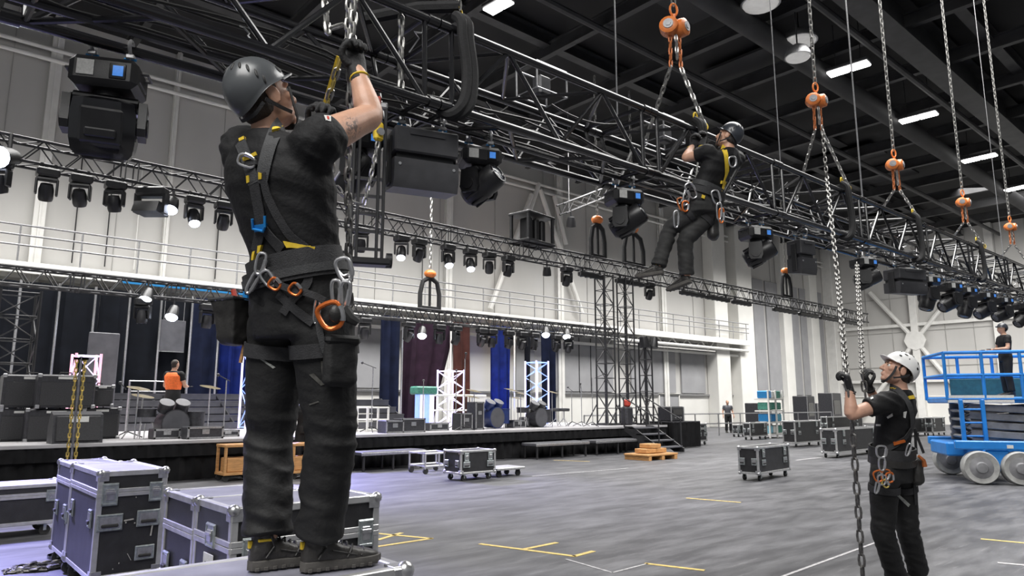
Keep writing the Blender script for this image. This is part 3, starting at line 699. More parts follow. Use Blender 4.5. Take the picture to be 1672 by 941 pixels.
# black cage standing on the back truss
p = on_truss(MID, 876); t = thing('hoist_cage', 'black open cage standing on top of the thin back truss', 'cage', p + V((0, .2, .46)), .15)
b_ = .62
for x in (-b_, b_):
    for y in (-.35, .35): MB().box((x, y, .5), (.09, .09, 1.0), ch=.01).build('post', 'black_frame', t)
for z in (.06, .95): MB().box((0, 0, z), (b_ * 2.2, .85, .07), ch=.01).build('tray', 'black_frame', t)
for x in (-.3, .05, .36): MB().box((x, 0, .5), (.22, .4, .7), ch=.04).build('motor', 'fixture_black', t)
# black slings on small orange hoists carrying the back trusses
def sling_hoist(lab, p, H, w, zt):
    t = thing('chain_hoist', lab, 'chain hoist', p)
    for s in (-1, 1):
        MB().tube([V((0, 0, H)), V((s * w * .75, 0, H * .85)), V((s * w, 0, H * .5)), V((s * w, 0, 0))], .085, 8).build('sling', 'sling_black', t)
    MB().cyl((0, 0, H), (0, 0, .1), .05, n=8).build('centre_sling', 'sling_black', t); MB().box((0, 0, .12), (w * 2.1, .12, .1), ch=.02).build('spreader', 'sling_black', t)
    MB().ball((0, 0, H + .12), (.24, .2, .16)).build('body', 'hoist_orange', t)
    b = MB(); link_chain(b, [(0, 0, H + .25), (0, 0, zt - p[2])], .16, .022, n=4, k=6); b.build('chain', 'chain_steel', t)
sling_hoist('small orange hoist with black slings above the stage truss', on_truss(STG, 706) + V((0, .2, .42)), 1.25, .42, 13.3)
sling_hoist('small orange hoist with black slings at left of the two on back truss', on_truss(MID, 984) + V((0, .2, .46)), 1.3, .35, 13.3)
sling_hoist('small orange hoist with spread black slings left of worker\'s boots', on_truss(MID, 1043) + V((0, .2, .46)), 1.3, .55, 13.3)
sling_hoist('tiny orange hoist with slings on far end of the back truss', on_truss(MID, 1293) + V((0, .2, .46)), 1.2, .4, 13.3)
# short branch truss behind, reaching towards the first tower
A = onY(925, 348, 20); B = onY(1000, 318, 20); d_ = (B - A).normalized(); nn = V((-d_.y, d_.x, 0)).normalized()
rt_ = thing('lighting_truss', 'short black branch truss tilted up behind the moving head', 'truss', M=frameM(A, d_, nn, d_.cross(nn)))
MB().cyl((.4, .2, 0), V((.4, .2, 0)) + (rt_.matrix_world.to_3x3().inverted() @ V((0, 0, 6.2))), .02, n=6).build('suspension_wire', 'steel_dull', rt_)
make_section(rt_, 0, (B - A).length, .4, .4, .4, 5, .03, .016, False, 'black_frame', 'black_frame')
par_can('black can lamp on the end of the short branch truss', A + d_ * .3 + V((0, 0, .03)), 0, 1.6)
# stage truss lamps
G2 = 'lamps along the stage truss'
for i, (px, lit) in enumerate(((235, 0), (340, 0), (596, 0), (668, 0), (718, 0), (745, 0), (787, 0), (803, 0), (831, 0), (853, 0), (872, 0), (908, 0), (928, 0))):
    small_head('small moving head under the stage truss, ' + nth(i) + ' along it', on_truss(STG, px), 1.25, lit, G2, (i * 13) % 40, (i * 41) % 70 - 35)
for px, lab in ((285, 'lit can lamp shining on the dark stage left curtain'), (241, 'lit can lamp high on the stage truss at left'), (690, 'lit can lamp shining on the curtain right of the big worker'), (891, 'lit can lamp under the stage truss above the violet tower'), (925, 'lit can lamp at the end of the stage truss')):
    dz = .42 if px in (241, 891, 925) else 0
    par_can(lab, on_truss(STG, px) + V((0, 0, dz)), 1, 1.25)
for px, px2, py2, c, pw in ((285, 350, 690, (.35, .42, 1), 420), (690, 684, 690, (.42, .45, 1), 420), (925, 930, 700, (.9, .92, 1), 120)):
    p = on_truss(STG, px) + V((0, -.1, -.6)); spot('stage_beam', p, onY(px2, py2, 22.6), pw, 46, c)
spot('stage_wash', (onY(725, 690, 21).x, 20.5, 1.0), onY(745, 560, 23), 70, 70, (1, .25, .3)); spot('stage_wash', (onY(780, 690, 21).x, 21.5, 1.0), onY(778, 600, 23.2), 130, 60, (1, .55, .15))
spot('stage_wash', (onY(822, 690, 21).x, 21.5, 1.), onY(818, 640, 23), 200, 50, (.05, .15, 1)); spot('stage_wash', (onY(385, 690, 21).x, 21, 1.), onY(378, 600, 23), 260, 50, (.05, .12, 1))
# lamps on top of the short tower
zt = onY(1057, 560, 15.1).z - STZ
for q in (-1, 1):
    c = MB().lathe([(.04, .22), (.13, .2), (.17, 0), (.18, -.16), (.03, -.17)], (0, 0, 0), n=14).box((q * -.12, 0, .05), (.1, .05, .05)).build('lamp', 'fixture_black', SHORT); c.matrix_basis = Matrix.Translation((q * .24, -.16, zt - .02)) @ Matrix.Rotation(q * .2, 4, 'Y')
# ------------------------------------------------------------------ chain hoists over the big truss
def hoist(lab, px, py, st, top, k=1., yoff=.3, legm='chain_steel', d=None):
    """twin drum hoist seen at a photograph point, over station st of the big truss; bridle legs go to the top chords"""
    d = d or (TP(st, yoff, TH) - CAM).dot(FW)
    p = dep(px, py, d); t = thing('chain_hoist', lab, 'chain hoist', p, FV + .25)
    L2W = Matrix.Translation(p) @ Matrix.Rotation(FV + .25, 4, 'Z'); inv = L2W.inverted()
    b = MB()
    for s in (-1, 1):
        R = Matrix.Rotation(s * .6, 3, 'Z')
        b.loft([[V((s * .055 * k, -.0, 0)) + R @ V((math.cos(a) * r, yy, math.sin(a) * r * .95)) for a in [i * 2 * PI / 16 for i in range(16)]] for r, yy in ((.062 * k, -.085 * k), (.092 * k, -.07 * k), (.098 * k, -.02 * k), (.098 * k, .03 * k), (.085 * k, .07 * k), (.06 * k, .08 * k))])
    b.box((0, .01, 0), (.07 * k, .11 * k, .17 * k), ch=.02 * k).build('body', 'hoist_orange', t, 40)
    for s in (-1, 1):
        c = Matrix.Rotation(s * .6, 3, 'Z') @ V((0, -.088 * k, 0)) + V((s * .055 * k, 0, 0)); n = Matrix.Rotation(s * .6, 3, 'Z') @ V((0, -1, 0))
        MB().cyl(c + n * -.01, c + n * .006, .05 * k, n=12).cyl(c, c + n * .012, .028 * k, n=6).build('end_plate', 'lift_grey', t)
    b = MB(); ring = [V((math.cos(a) * .04 * k, 0, .2 * k + math.sin(a) * .065 * k)) for a in [i * 2 * PI / 12 for i in range(12)]]
    b.tube(ring, .012 * k, 7, True).cyl((0, 0, .09 * k), (0, 0, .15 * k), .018 * k, n=8).build('hook', 'rust_orange' if k < 1.02 else 'hoist_orange', t)
    b = MB(); e = inv @ top; link_chain(b, [V((0, 0, .25 * k)), e], .085 * k, .0105 * k, n=5, k=8); b.build('lift_chain', legm, t)
    b = MB(); link_chain(b, [V((.0, -.03, -.09 * k)), V((.01, -.02, -.34 * k))], .055 * k, .009 * k); b.build('tail_chain', 'chain_steel', t)
    for s, y in ((-1, TWT), (1, 0.)):
        e = inv @ TP(st + .02 + (.06 if s > 0 else -.05), y, TH + .09); a = V((s * .05 * k, 0, -.09 * k)); mid = V((s * .055 * k, 0, -.42 * k)) if (e.z < -.6 * k) else a.lerp(e, .4)
        b = MB(); link_chain(b, [a, mid], .06 * k, .0095 * k); b.build('bridle_chain', 'rust_orange', t)
        b = MB(); link_chain(b, [mid, e], .066 * k, .0105 * k); b.build('bridle_chain', 'chain_steel', t)
        b = MB(); b.tube([e + V((math.cos(q) * .028, 0, .0 + math.sin(q) * .04)) for q in [i * PI / 5 for i in range(10)]], .009, 6, True); b.build('shackle', 'yellow_web' if s > 0 else 'steel', t)
    return t
def sling(lab, st, y=0., w=.075, low=True, spread=.06):
    """soft black sling choked round the front chords of the big truss"""
    t = thing('round_sling', lab, 'sling', M=TM)
    for q in range(2):
        o_ = st + (q - .5) * spread
        P = [V((o_, y + .01, TH + .13)), V((o_ + .01, y - .055, TH + .06)), V((o_ + .015, y - .062, TH - .08)), V((o_ + .05, y - .065, TH * .5)), V((o_ + .03, y - .068, .1)), V((o_ - .03, y - .055, -.02)), V((o_ - .09, y - .0, -.055 if low else .02)), V((o_ - .14, y + .05, .0))]
        Q = []
        for i in range(len(P) - 1):
            for j in range(4):
                a0, a1, a2, a3 = P[max(i - 1, 0)], P[i], P[i + 1], P[min(i + 2, len(P) - 1)]; u = j / 4
                Q.append(.5 * ((2 * a1) + (a2 - a0) * u + (2 * a0 - 5 * a1 + 4 * a2 - a3) * u * u + (3 * a1 - a0 - 3 * a2 + a3) * u ** 3))
        MB().tube(Q, [w * .5] * len(Q), 8).build('sling_leg', 'sling_black', t)
    b = MB(); b.tube([V((st + math.cos(q) * .035, y + .01, TH + .16 + math.sin(q) * .05)) for q in [i * PI / 6 for i in range(12)]], .010, 6, True).build('shackle', 'yellow_web', t)
    return t
def ceil_up(px, py, d0, px2, py2): return None
for lab, px, py, sx, top, k in (('nearest orange chain hoist hanging above the truss left of worker', 1101, 46, 1108, (1098, -160), 1.12), ('rust orange chain hoist above the long hanging chain', 1333, 165, 1350, (1310, -90), 1.08),
        ('orange chain hoist third from the left', 1461, 270, 1468, (1412, -130), 1.08), ('orange chain hoist second from the right', 1573, 331, 1580, (1520, -80), 1.05), ('smallest orange chain hoist at the right edge', 1650, 371, 1655, (1592, -90), 1.05)):
    st = s_at(sx, .3, TH); d = (TP(st, .3, TH) - CAM).dot(FW); q = dep(px, py, d); tp = V((q.x, q.y, 13.2))
    hoist(lab, px, py, st, tp, k)
for lab, px in (('black sling wrapped round the truss beside the overhead lamp', 758), ('black sling wrapped round the truss at the climbing worker\'s hands', 1146), ('black sling round truss under the second orange hoist', 1384), ('black sling round truss under the third orange hoist', 1499), ('black sling round truss under the fourth orange hoist', 1602)):
    st = s_at(px, -.06, TH); sling(lab, st, w=.085 if px < 800 else .07)
# a lifting chain and sling going up out of frame near the big worker
t = thing('lifting_chain', 'bright chain with shackle going up from the black sling at top', 'chain', TP(s_at(752, -.02, TH), 0, TH + .19))
b = MB(); link_chain(b, [(0, 0, 0), (-.02, 0, 8.3)], .07, .011, n=5); b.build('chain', 'chain_steel', t)
MB().tube([V((.0, 0, .02)), V((-.25, .2, .0)), V((-.6, .45, -.12))], .05, 8).build('sling_tail', 'sling_black', t)
# bare wires from the roof
for px, py, lab in ((1008, 160, 'thin vertical wire left of the nearest orange hoist'), (1276, 262, 'thin dark wire between first and second hoists'), (1410, 320, 'pale vertical wire left of the third hoist chain'), (1640, 300, 'dark chain like wire close to the right edge')):
    p = TP(s_at(px, .3, TH), .3, TH); o = MB().cyl((0, 0, 0), (0, 0, 13.3 - p.z), .008 if px != 1410 else .013, n=6).build('hanging_wire', 'steel' if px != 1276 else 'steel_dull'); o.location = p; tag(o, lab, 'wire')
# steel guard boxes seen on top of the truss
for px, lab in ((885, 'clear framed box bolted on top of the truss near middle'), (1085, 'small steel frame on top of truss under the nearest hoist')):
    st = s_at(px, .5, TH); t = thing('frame_box', lab, 'bracket', M=TM @ Matrix.Translation((st, .5, TH + .03)))
    w, h = .2, .26
    for z in (0, h): MB().tube([V((-w, -w * .7, z)), V((w, -w * .7, z)), V((w, w * .7, z)), V((-w, w * .7, z))], .009, 6, True).build('hoop', 'steel_dull', t)
    for x, y in ((-w, -w * .7), (w, -w * .7), (w, w * .7), (-w, w * .7)): MB().cyl((x, y, 0), (x, y, h), .009, n=6).build('upright', 'steel_dull', t)
    MB().box((0, 0, .1), (.16, .12, .2), ch=.02).build('motor', 'fixture_grey', t)
# loose chains shackled onto the truss by the big worker
def hang_chain(lab, pts, pitch, wire, m='chain_steel', mats=None):
    p0 = pts[-1]; t = MB(); link_chain(t, [V(q) - V(p0) for q in pts], pitch, wire, mats=mats and [0, 1]); o = t.build('hanging_chain', mats or m); o.location = p0; return tag(o, lab, 'chain')
hang_chain('chain with ring hanging inside the truss right of raised hand', [TP(s_at(655, .05, .5), .05, .62), TP(s_at(655, .05, .3), .05, .03)], .075, .012)
# hand chains of the big worker (depth of his reach)
HD = 2.88
hang_chain('bright hand chain running up from the big worker\'s gloved fist', [dep(575, 78, HD), dep(575, 78, HD) + V((0, 0, 10.4))], .052, .0072)
hang_chain('second bright chain above the big worker\'s gloved fist', [dep(566, 82, HD + .03), dep(566, 82, HD + .03) + V((0, 0, 10.4))], .045, .006)
hang_chain('long dark hand chain hanging down past the big worker\'s hip', [dep(572, 112, HD), dep(568, 300, HD), dep(571, 500, HD)], .050, .0070, mats=['chain_dark', 'chain_steel'])
hang_chain('brass yellow chain slanting down behind the big worker\'s forearm', [dep(556, 95, HD + .12), dep(527, 195, HD + .3)], .046, .0065, mats=['chain_brass', 'chain_steel'])
hang_chain('short chain hanging from the big worker\'s hidden hand', [dep(541, 190, HD + .3), dep(541, 300, HD + .3)], .05, .007)
o = MB().ribbon([dep(553, 92, HD + .16), dep(524, 192, HD + .34)], [-FW, -FW], .018, .004).build('yellow_strap', 'yellow_web'); tag(o, 'yellow strap alongside the brass chain at the raised forearm', 'strap')
# upper left: cluster of links over the truss
hang_chain('heap of bright links looped over the top chord of truss', [TP(s_at(525, .5, TH), .5, TH + .3), TP(s_at(530, .5, TH), .45, TH - .1), TP(s_at(560, .4, TH), .4, TH - .05)], .08, .013)
# ================================================================== stage
def proj(P):
    q = V(P) - CAM; z = q.dot(FW); return CX_ + F_ * q.dot(RT) / z, CY_ - F_ * q.dot(UP) / z
def along(P, d, px):                                                 # how far from P along d until the photograph column px
    q = V(P) - CAM; k = (px - CX_) / F_
    return (k * q.dot(FW) - q.dot(RT)) / (d.dot(RT) - k * d.dot(FW))
SY = 14.6; FY = lambda px, Y: V((along(V((0, Y, 0)), V((1, 0, 0)), px), Y, 0)); SX1 = onY(1088, 730, SY).x; SX0 = -7.; SYB = 23.6
stg = thing('stage_platform', 'long low black skirted stage below the curtains', 'stage', (SX0, SY, 0))
L = SX1 - SX0
MB().box((L / 2, (SYB - SY) / 2, STZ - .06), (L, SYB - SY, .12), ch=.01).build('deck', 'stage_top', stg)
MB().box((L / 2, -.03, STZ - .03), (L + .06, .06, .07), ch=.01).build('nosing', 'stage_top', stg)
def pleat(w, zs, amp, pitch, th=.03, seed=0, offs=None):
    """upright pleated cloth of width w along x, through the heights zs"""
    r = random.Random(seed); n = max(8, int(w / pitch * 6)); ph = [r.uniform(-.6, .6) for _ in range(n + 1)]; sc = [r.uniform(.5, 1.2) for _ in range(n + 1)]
    rings = []
    for j, z in enumerate(zs):
        f = [V((w * i / n + (offs[j] if offs else 0) * (i / n), amp * sc[i] * math.sin(2 * PI * i / 6 + ph[i] + j * .25) , z)) for i in range(n + 1)]
        rings.append(f + [p + V((0, th, 0)) for p in reversed(f)])
    return MB().loft(rings)
p = pleat(L, (.01, .3, STZ - .08), .035, .30, seed=1).build('skirt', 'stage_skirt', stg); p.location = (0, .06, 0)
p = pleat(L, (STZ - .30, STZ - .18, STZ - .06), .02, .22, seed=2).build('valance', 'stage_skirt', stg); p.location = (0, -.03, 0)
p = pleat(SYB - SY, (.01, .4, STZ - .08), .03, .3, seed=3).build('skirt', 'stage_skirt', stg); p.location = (L - .02, 0, 0); p.rotation_euler = (0, 0, PI / 2)
for y in (1.2, 4.2, 7.5):
    for i in range(9): MB().box((1 + i * (L - 2) / 8, y, STZ / 2 - .05), (.08, .08, STZ - .12)).build('leg', 'black_frame', stg)
CY = 23.0
def curtain(px0, px1, m, lab, ztop=4.75, z0=None, pitch=.42, amp=.09, seed=0, Y=CY, offs=None):
    a = onY(px0, 600, Y).x; b = onY(px1, 600, Y).x; z0 = (STZ + .01 if a < SX1 else .01) if z0 is None else z0
    o = pleat(b - a, [z0, z0 + (ztop - z0) * .35, z0 + (ztop - z0) * .7, ztop], amp, pitch, seed=seed, offs=offs).build('stage_curtain', m); o.location = (a, Y, 0)
    return tag(o, lab, 'curtain')
curtain(-40, 152, 'curtain_black', 'black stage curtain at far left behind the stacked cases', seed=4, pitch=.7)
curtain(154, 258, 'curtain_black', 'black stage curtain behind the pink lit tower', seed=5, pitch=.7); curtain(306, 356, 'curtain_navy', 'dark navy curtain right of the orange vested person', seed=6, pitch=.5)
curtain(258, 306, 'curtain_black', 'black curtain behind the person in orange vest', seed=16, pitch=.7, Y=CY + .1)
curtain(357, 404, 'curtain_blue', 'blue lit curtain beside the big worker', seed=7, pitch=.36, amp=.12)
curtain(621, 654, 'curtain_navy', 'dark pleated curtain just right of the big worker\'s leg', seed=8, pitch=.4, amp=.12)
curtain(656, 712, 'curtain_plum', 'wide plum curtain whose lower edge is drawn aside', seed=9, pitch=.5, amp=.12, offs=[0, .3, .7, .9], Y=CY + .3)
curtain(742, 767, 'curtain_brown', 'red brown curtain right of the white lit tower', seed=10, pitch=.4, amp=.12)
curtain(803, 833, 'curtain_blue', 'deep blue curtain between two pale wall strips', seed=11, pitch=.4, amp=.12)
curtain(886, 905, 'curtain_navy', 'dark curtain at the right end of the stage backdrop', seed=12, pitch=.4, amp=.12); curtain(858, 866, 'curtain_black', 'narrow black curtain strip beside the violet lit tower', seed=13, pitch=.4)
# poles between the black drapes
for i, (px, col) in enumerate(((14, 'steel_dull'), (80, 'steel'), (141, 'led_white'), (199, 'steel'), (252, 'steel'), (304, 'steel'), (350, 'led_blue'), (655, 'steel'), (735, 'white_paint'), (840, 'white_paint'))):
    X = onY(px, 640, CY - .25).x; zb_ = STZ if X < SX1 - .1 else 0.; o = MB().cyl((0, 0, zb_), (0, 0, 4.75), .035, n=8).cyl((0, 0, zb_), (0, 0, zb_ + .06), .12, n=10).build('drape_pole', col if 'led' not in col else 'steel'); o.location = (X, CY - .25, 0)
    tag(o, 'pale upright pole against stage backdrop, ' + nth(i) + ' of them', 'pole', 'upright poles along the stage backdrop')
a = onY(262, 600, CY - .4).x; b = onY(303, 600, CY - .4).x
t = thing('scenery_flat', 'grey hanging panel between two poles above the orange vested person', 'panel', ((a + b) / 2, CY - .1, 0))
MB().box((0, 0, 3.5), (b - a, .05, .95), ch=.01).build('panel', 'riser_grey', t); MB().cyl((-(b - a) / 2, 0, 3.02), ((b - a) / 2, 0, 3.02), .02, n=6).build('bottom_bar', 'steel_dull', t)
for s in (-1, 1): MB().cyl((s * (b - a) * .4, 0, 3.9), (s * (b - a) * .4, 0, 4.75), .012, n=5).build('hanger', 'steel_dull', t)
X = onY(162, 640, 20.5).x; o = MB().box((0, 0, 1.25), (.7, .08, 2.5), ch=.02).box((0, .25, .03), (.6, .6, .06)).build('scenery_flat', 'riser_grey'); o.location = (X, 20.5, STZ); tag(o, 'upright grey flat panel behind the pink lit tower', 'panel')
# ------------------------------------------------------------------ flight cases
def fcase(lab, P, lx, ly, h, rz=0, wheels=.13, detail=2, panel='case_black', lidz=.2, group=None, front='x', k=1., handles=None, cat='flight case', side=None, top=None):
    """P: near corner on the floor; body runs lx along local x, ly along local y"""
    t = thing('flight_case', lab, cat, P, rz, group); z0 = wheels; e = .028 * k; H = h
    MB().box((lx / 2, ly / 2, (z0 + H) / 2), (lx - .012, ly - .012, H - z0 - .012)).build('shell', panel, t)
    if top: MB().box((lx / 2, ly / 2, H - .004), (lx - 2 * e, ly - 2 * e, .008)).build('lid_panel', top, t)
    if side: MB().box((.004, ly / 2, (z0 + H) / 2), (.008, ly - 2 * e, H - z0 - 2 * e)).build('side_lit_panel', side, t)  # thin sheet that carries the painted violet light of this side
    b = MB()
    for x in (0, lx):
        for y in (0, ly): b.box((x + (e / 2 if x == 0 else -e / 2), y + (e / 2 if y == 0 else -e / 2), (z0 + H) / 2), (e + .008, e + .008, H - z0), ch=.004)
    for z in (z0 + e / 2, H - e / 2):
        for y in (0, ly): b.box((lx / 2, y + (e / 2 if y == 0 else -e / 2), z), (lx, e + .008, e + .008), ch=.004)
        for x in (0, lx): b.box((x + (e / 2 if x == 0 else -e / 2), ly / 2, z), (e + .008, ly, e + .008), ch=.004)
    b.build('edge_trim', 'alu', t)
    if lidz:
        b = MB(); z = H - lidz
        for dz in (-.5, .5):
            b.box((lx / 2, -.002, z + dz * e), (lx, .012, e * .94), ch=.003).box((lx / 2, ly + .002, z + dz * e), (lx, .012, e * .94), ch=.003)
            b.box((-.002, ly / 2, z + dz * e), (.012, ly, e * .94), ch=.003).box((lx + .002, ly / 2, z + dz * e), (.012, ly, e * .94), ch=.003)
        b.build('lid_band', 'alu', t)
    if detail >= 1:
        for x in (0, lx):
            for y in (0, ly):
                for z in (z0, H):
                    if detail == 1 and (z == z0 or y == ly): continue
                    b = MB().ball((x + (.012 if x == 0 else -.012), y + (.012 if y == 0 else -.012), z + (.012 if z == z0 else -.012)), .03 * k, 10, 6)
                    if detail >= 2:
                        for ax in range(3):
                            d = [.06 * k, .06 * k, .06 * k]; d[ax] = .008; c = [x + (.03 * k if x == 0 else -.03 * k), y + (.03 * k if y == 0 else -.03 * k), z + (.03 * k if z == z0 else -.03 * k)]
                            c[ax] = (x, y, z)[ax] + (-.004 if (x, y, z)[ax] in (0, z0) else .004); b.box(c, d, ch=.002)
                    b.build('ball_corner', 'steel', t)
    for x in (.14 * min(1, lx), lx - .14 * min(1, lx)):
        for y in (.12 * min(1, ly), ly - .12 * min(1, ly)):
            c = MB().box((x, y, z0 - .006), (.1, .09, .012)).box((x - .0, y + .028, z0 - .045), (.03, .006, .07)).box((x, y - .028, z0 - .045), (.03, .006, .07)).build('caster', 'zinc', t)
            r = z0 * .42; MB().cyl((x, y - .02, r), (x, y + .02, r), r, n=14).build('wheel', 'rubber', c)
    def plate(face, u, v, w, hh, kind):
        """sunken dish on a face; u along the face, v height"""
        fx = face == 'x'; o = V((u, -.006, v)) if fx else V((-.006, u, v))
        def bx(mb, du, dv, off, a, b_, th, ch=0):
            c = o + (V((du, off, dv)) if fx else V((off, du, dv))); return mb.box(c, (a, th, b_) if fx else (th, a, b_), ch=ch)
        m = MB(); bx(m, 0, 0, 0, w, hh, .010, .003)
        bx(m, 0, hh * .42, -.004, w * .96, hh * .1, .012, .003); bx(m, 0, -hh * .42, -.004, w * .96, hh * .1, .012, .003); bx(m, w * .44, 0, -.004, w * .08, hh * .9, .012, .003); bx(m, -w * .44, 0, -.004, w * .08, hh * .9, .012, .003)
        p = m.build('latch' if kind == 'latch' else 'handle', 'zinc', t)
        if kind == 'latch':
            m = MB(); bx(m, 0, .0, -.008, w * .5, hh * .5, .012, .004); bx(m, 0, hh * .08, -.016, w * .62, hh * .16, .010, .004); m.build('catch', 'steel', p)
        elif kind == 'handle':
            m = MB(); bx(m, 0, 0, -.006, w * .74, hh * .62, .006); m.build('dish', 'steel_dull', p); m = MB(); bx(m, 0, -hh * .18, -.014, w * .66, hh * .2, .016, .006); m.build('grip', 'rubber', p)
        return p
    t_plate = plate
    if handles is None and detail >= 1:
        zz = H - lidz if lidz else H - .12
        for u in (.16 * lx, .84 * lx):
            if u * 0 == 0: plate('x', u, zz, .10 * k, .14 * k, 'latch'); plate('x', u, z0 + (zz - z0) * .55, .15 * k, .10 * k, 'handle')
        for u in (.2 * ly, .8 * ly): plate('y', u, z0 + (zz - z0) * .6, .10 * k, .12 * k, 'handle')
    elif handles:
        for a in handles: plate(*a)
    return t
def case_px(lab, xn, yn, xr, xl, yt, rz=0, **k):
    P = onZ(xn, yn, 0); X = V((math.cos(rz), math.sin(rz), 0)); Yd = V((-X.y, X.x, 0))
    lx = along(P, X, xr); ly = along(P, Yd, xl); d = (P - CAM).dot(FW)
    lo, hi = 0., 4.
    for _ in range(30):
        m = (lo + hi) / 2
        if proj(P + V((0, 0, m)))[1] > yt: lo = m
        else: hi = m
    return fcase(lab, P, lx, max(ly, .3), lo, rz, **k)
def case_top(lab, xn, yt, h, xr, xl, rz=0, **k):
    P = onZ(xn, yt, h); X = V((math.cos(rz), math.sin(rz), 0)); Yd = V((-X.y, X.x, 0))
    return fcase(lab, V((P.x, P.y, 0)), along(P, X, xr), along(P, Yd, xl), h, rz, **k)
# the tall pair at lower left, the wide one behind the worker, the one he stands on
lx_, h_ = .6, .93
P = onZ(163, 772, h_); ly_ = along(P, V((0, 1, 0)), 120); lx_ = along(P, V((1, 0, 0)), 274)
near = fcase('tall black flight case at lower left with scuffed front', V((P.x, P.y, 0)), lx_, ly_, h_, panel='case_black', top='case_top', side='case_side_lit',
      handles=[('x', lx_ * .17, h_ - .17, .115, .17, 'latch'), ('x', lx_ * .84, h_ - .17, .10, .15, 'latch'), ('x', lx_ * .2, h_ - .38, .18, .125, 'handle'), ('x', lx_ * .76, h_ - .37, .17, .125, 'handle'), ('x', lx_ * .74, .30, .14, .11, 'handle'), ('y', ly_ * .16, h_ - .36, .10, .14, 'handle'), ('y', ly_ * .84, h_ - .35, .10, .14, 'handle')], lidz=.16, k=1.15)
for (u, v, w, hh, a) in ((.47, .60, .14, .010, .1), (.56, .57, .02, .010, 0), (.43, .58, .02, .012, 0), (.82, .50, .022, .09, -.1), (.30, .22, .01, .008, 0), (.52, .30, .008, .06, .5), (.38, .26, .012, .01, 0), (.55, .78, .01, .01, 0)):
    MB().box((u * lx_, -.008, v * h_), (w * lx_, .003, hh), Matrix.Rotation(-a, 3, 'Y')).build('scuff_mark', 'scuff', near)
Q = V((P.x, P.y + ly_ + .02, 0)); ly2 = along(Q + V((0, 0, h_)), V((0, 1, 0)), 97)
fcase('tall black flight case behind the scuffed one at lower left', Q, lx_ * .8, ly2, h_ - .01, panel='case_black', side='case_side_lit', top='case_top', lidz=.16, k=1.1)
h2 = .90; P = onZ(380, 832, h2); lx2 = along(P, V((1, 0, 0)), 619); ly2 = along(P, V((0, 1, 0)), 322)
c2 = fcase('wide black flight case behind the big worker\'s boots', V((P.x, P.y, 0)), lx2, ly2, h2, top='case_top', side='case_side_lit', lidz=.20, k=1.15,
      handles=[('x', lx2 * .13, h2 - .24, .11, .17, 'latch'), ('x', lx2 * .9, h2 - .21, .10, .16, 'latch'), ('x', lx2 * .13, h2 - .46, .13, .15, 'handle'), ('x', lx2 * .84, h2 - .42, .17, .13, 'handle'), ('y', ly2 * .5, h2 - .17, .14, .13, 'latch'), ('y', ly2 * .25, h2 - .50, .09, .16, 'handle')])
MB().box((-.012, ly2 * .5, h2 - .33), (.006, .15, .13), ch=.002).build('paper_label', 'label_white', c2, label='white paper label with two dark marks')
b = MB()
for y in (-.035, .03): b.box((-.016, ly2 * .5 + y, h2 - .34), (.004, .014, .06)).box((-.016, ly2 * .5 + y - .015, h2 - .32), (.004, .03, .014)).box((-.016, ly2 * .5 + y - .012, h2 - .365), (.004, .03, .014))
b.build('label_mark', 'vent', c2)
Q = V((P.x, P.y + ly2 + .02, 0)); ly3 = along(Q + V((0, 0, h2)), V((0, 1, 0)), 272)
fcase('black flight case between tall scuffed case and wide case', Q, lx2 * .75, ly3, h2 - .01, top='case_top', lidz=.2, k=1.1)
hs = .86; P = onZ(669, 926, hs); ls = 1.25
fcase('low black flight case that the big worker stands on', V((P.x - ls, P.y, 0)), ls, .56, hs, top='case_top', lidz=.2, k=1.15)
P = onZ(97, 872, 0); fcase('long low black flight case at the left edge', V((P.x - 2.2, P.y, 0)), 2.2, .6, .56, top='case_top', lidz=.12, detail=2, k=1.1, handles=[('x', 1.5, .43, .13, .13, 'latch'), ('x', 2.1, .43, .13, .13, 'latch'), ('x', .6, .43, .13, .13, 'latch')])
# heap of dark chain on the floor
b = MB(); rr = random.Random(11); pts = []
for i in range(60): pts.append(V((math.cos(i * .9) * (.12 + .1 * rr.random()) * 1.5, math.sin(i * .9) * (.10 + .05 * rr.random()), .012 + .015 * rr.random())))
link_chain(b, pts, .06, .008); o = b.build('chain_heap', 'chain_dark'); o.location = onZ(72, 928, 0); tag(o, 'small heap of dark chain on the floor at lower left', 'chain')
# pair of pale ropes on a stand rising behind the scuffed case
P = V((near.location.x, near.location.y + ly_ + ly2 + .2, 0)); t = thing('rope_stand', 'pale yellow pair of chains on slim post rising behind scuffed case', 'stand', (P.x + .13, P.y + .1, 0))
top = 1.9; b = MB()
for x in (-.035, .035): b = MB(); link_chain(b, [(x + .0, 0, top), (x, 0, .02)], .045, .0065, n=4, k=6); b.build('chain', 'chain_brass', t); MB().cyl((0, 0, 0), (0., 0, top + .02), .012, n=6).box((.0, 0, top), (.13, .02, .02)).cyl((0, 0, 0), (0, 0, .03), .12, n=12).build('post', 'steel_dull', t)
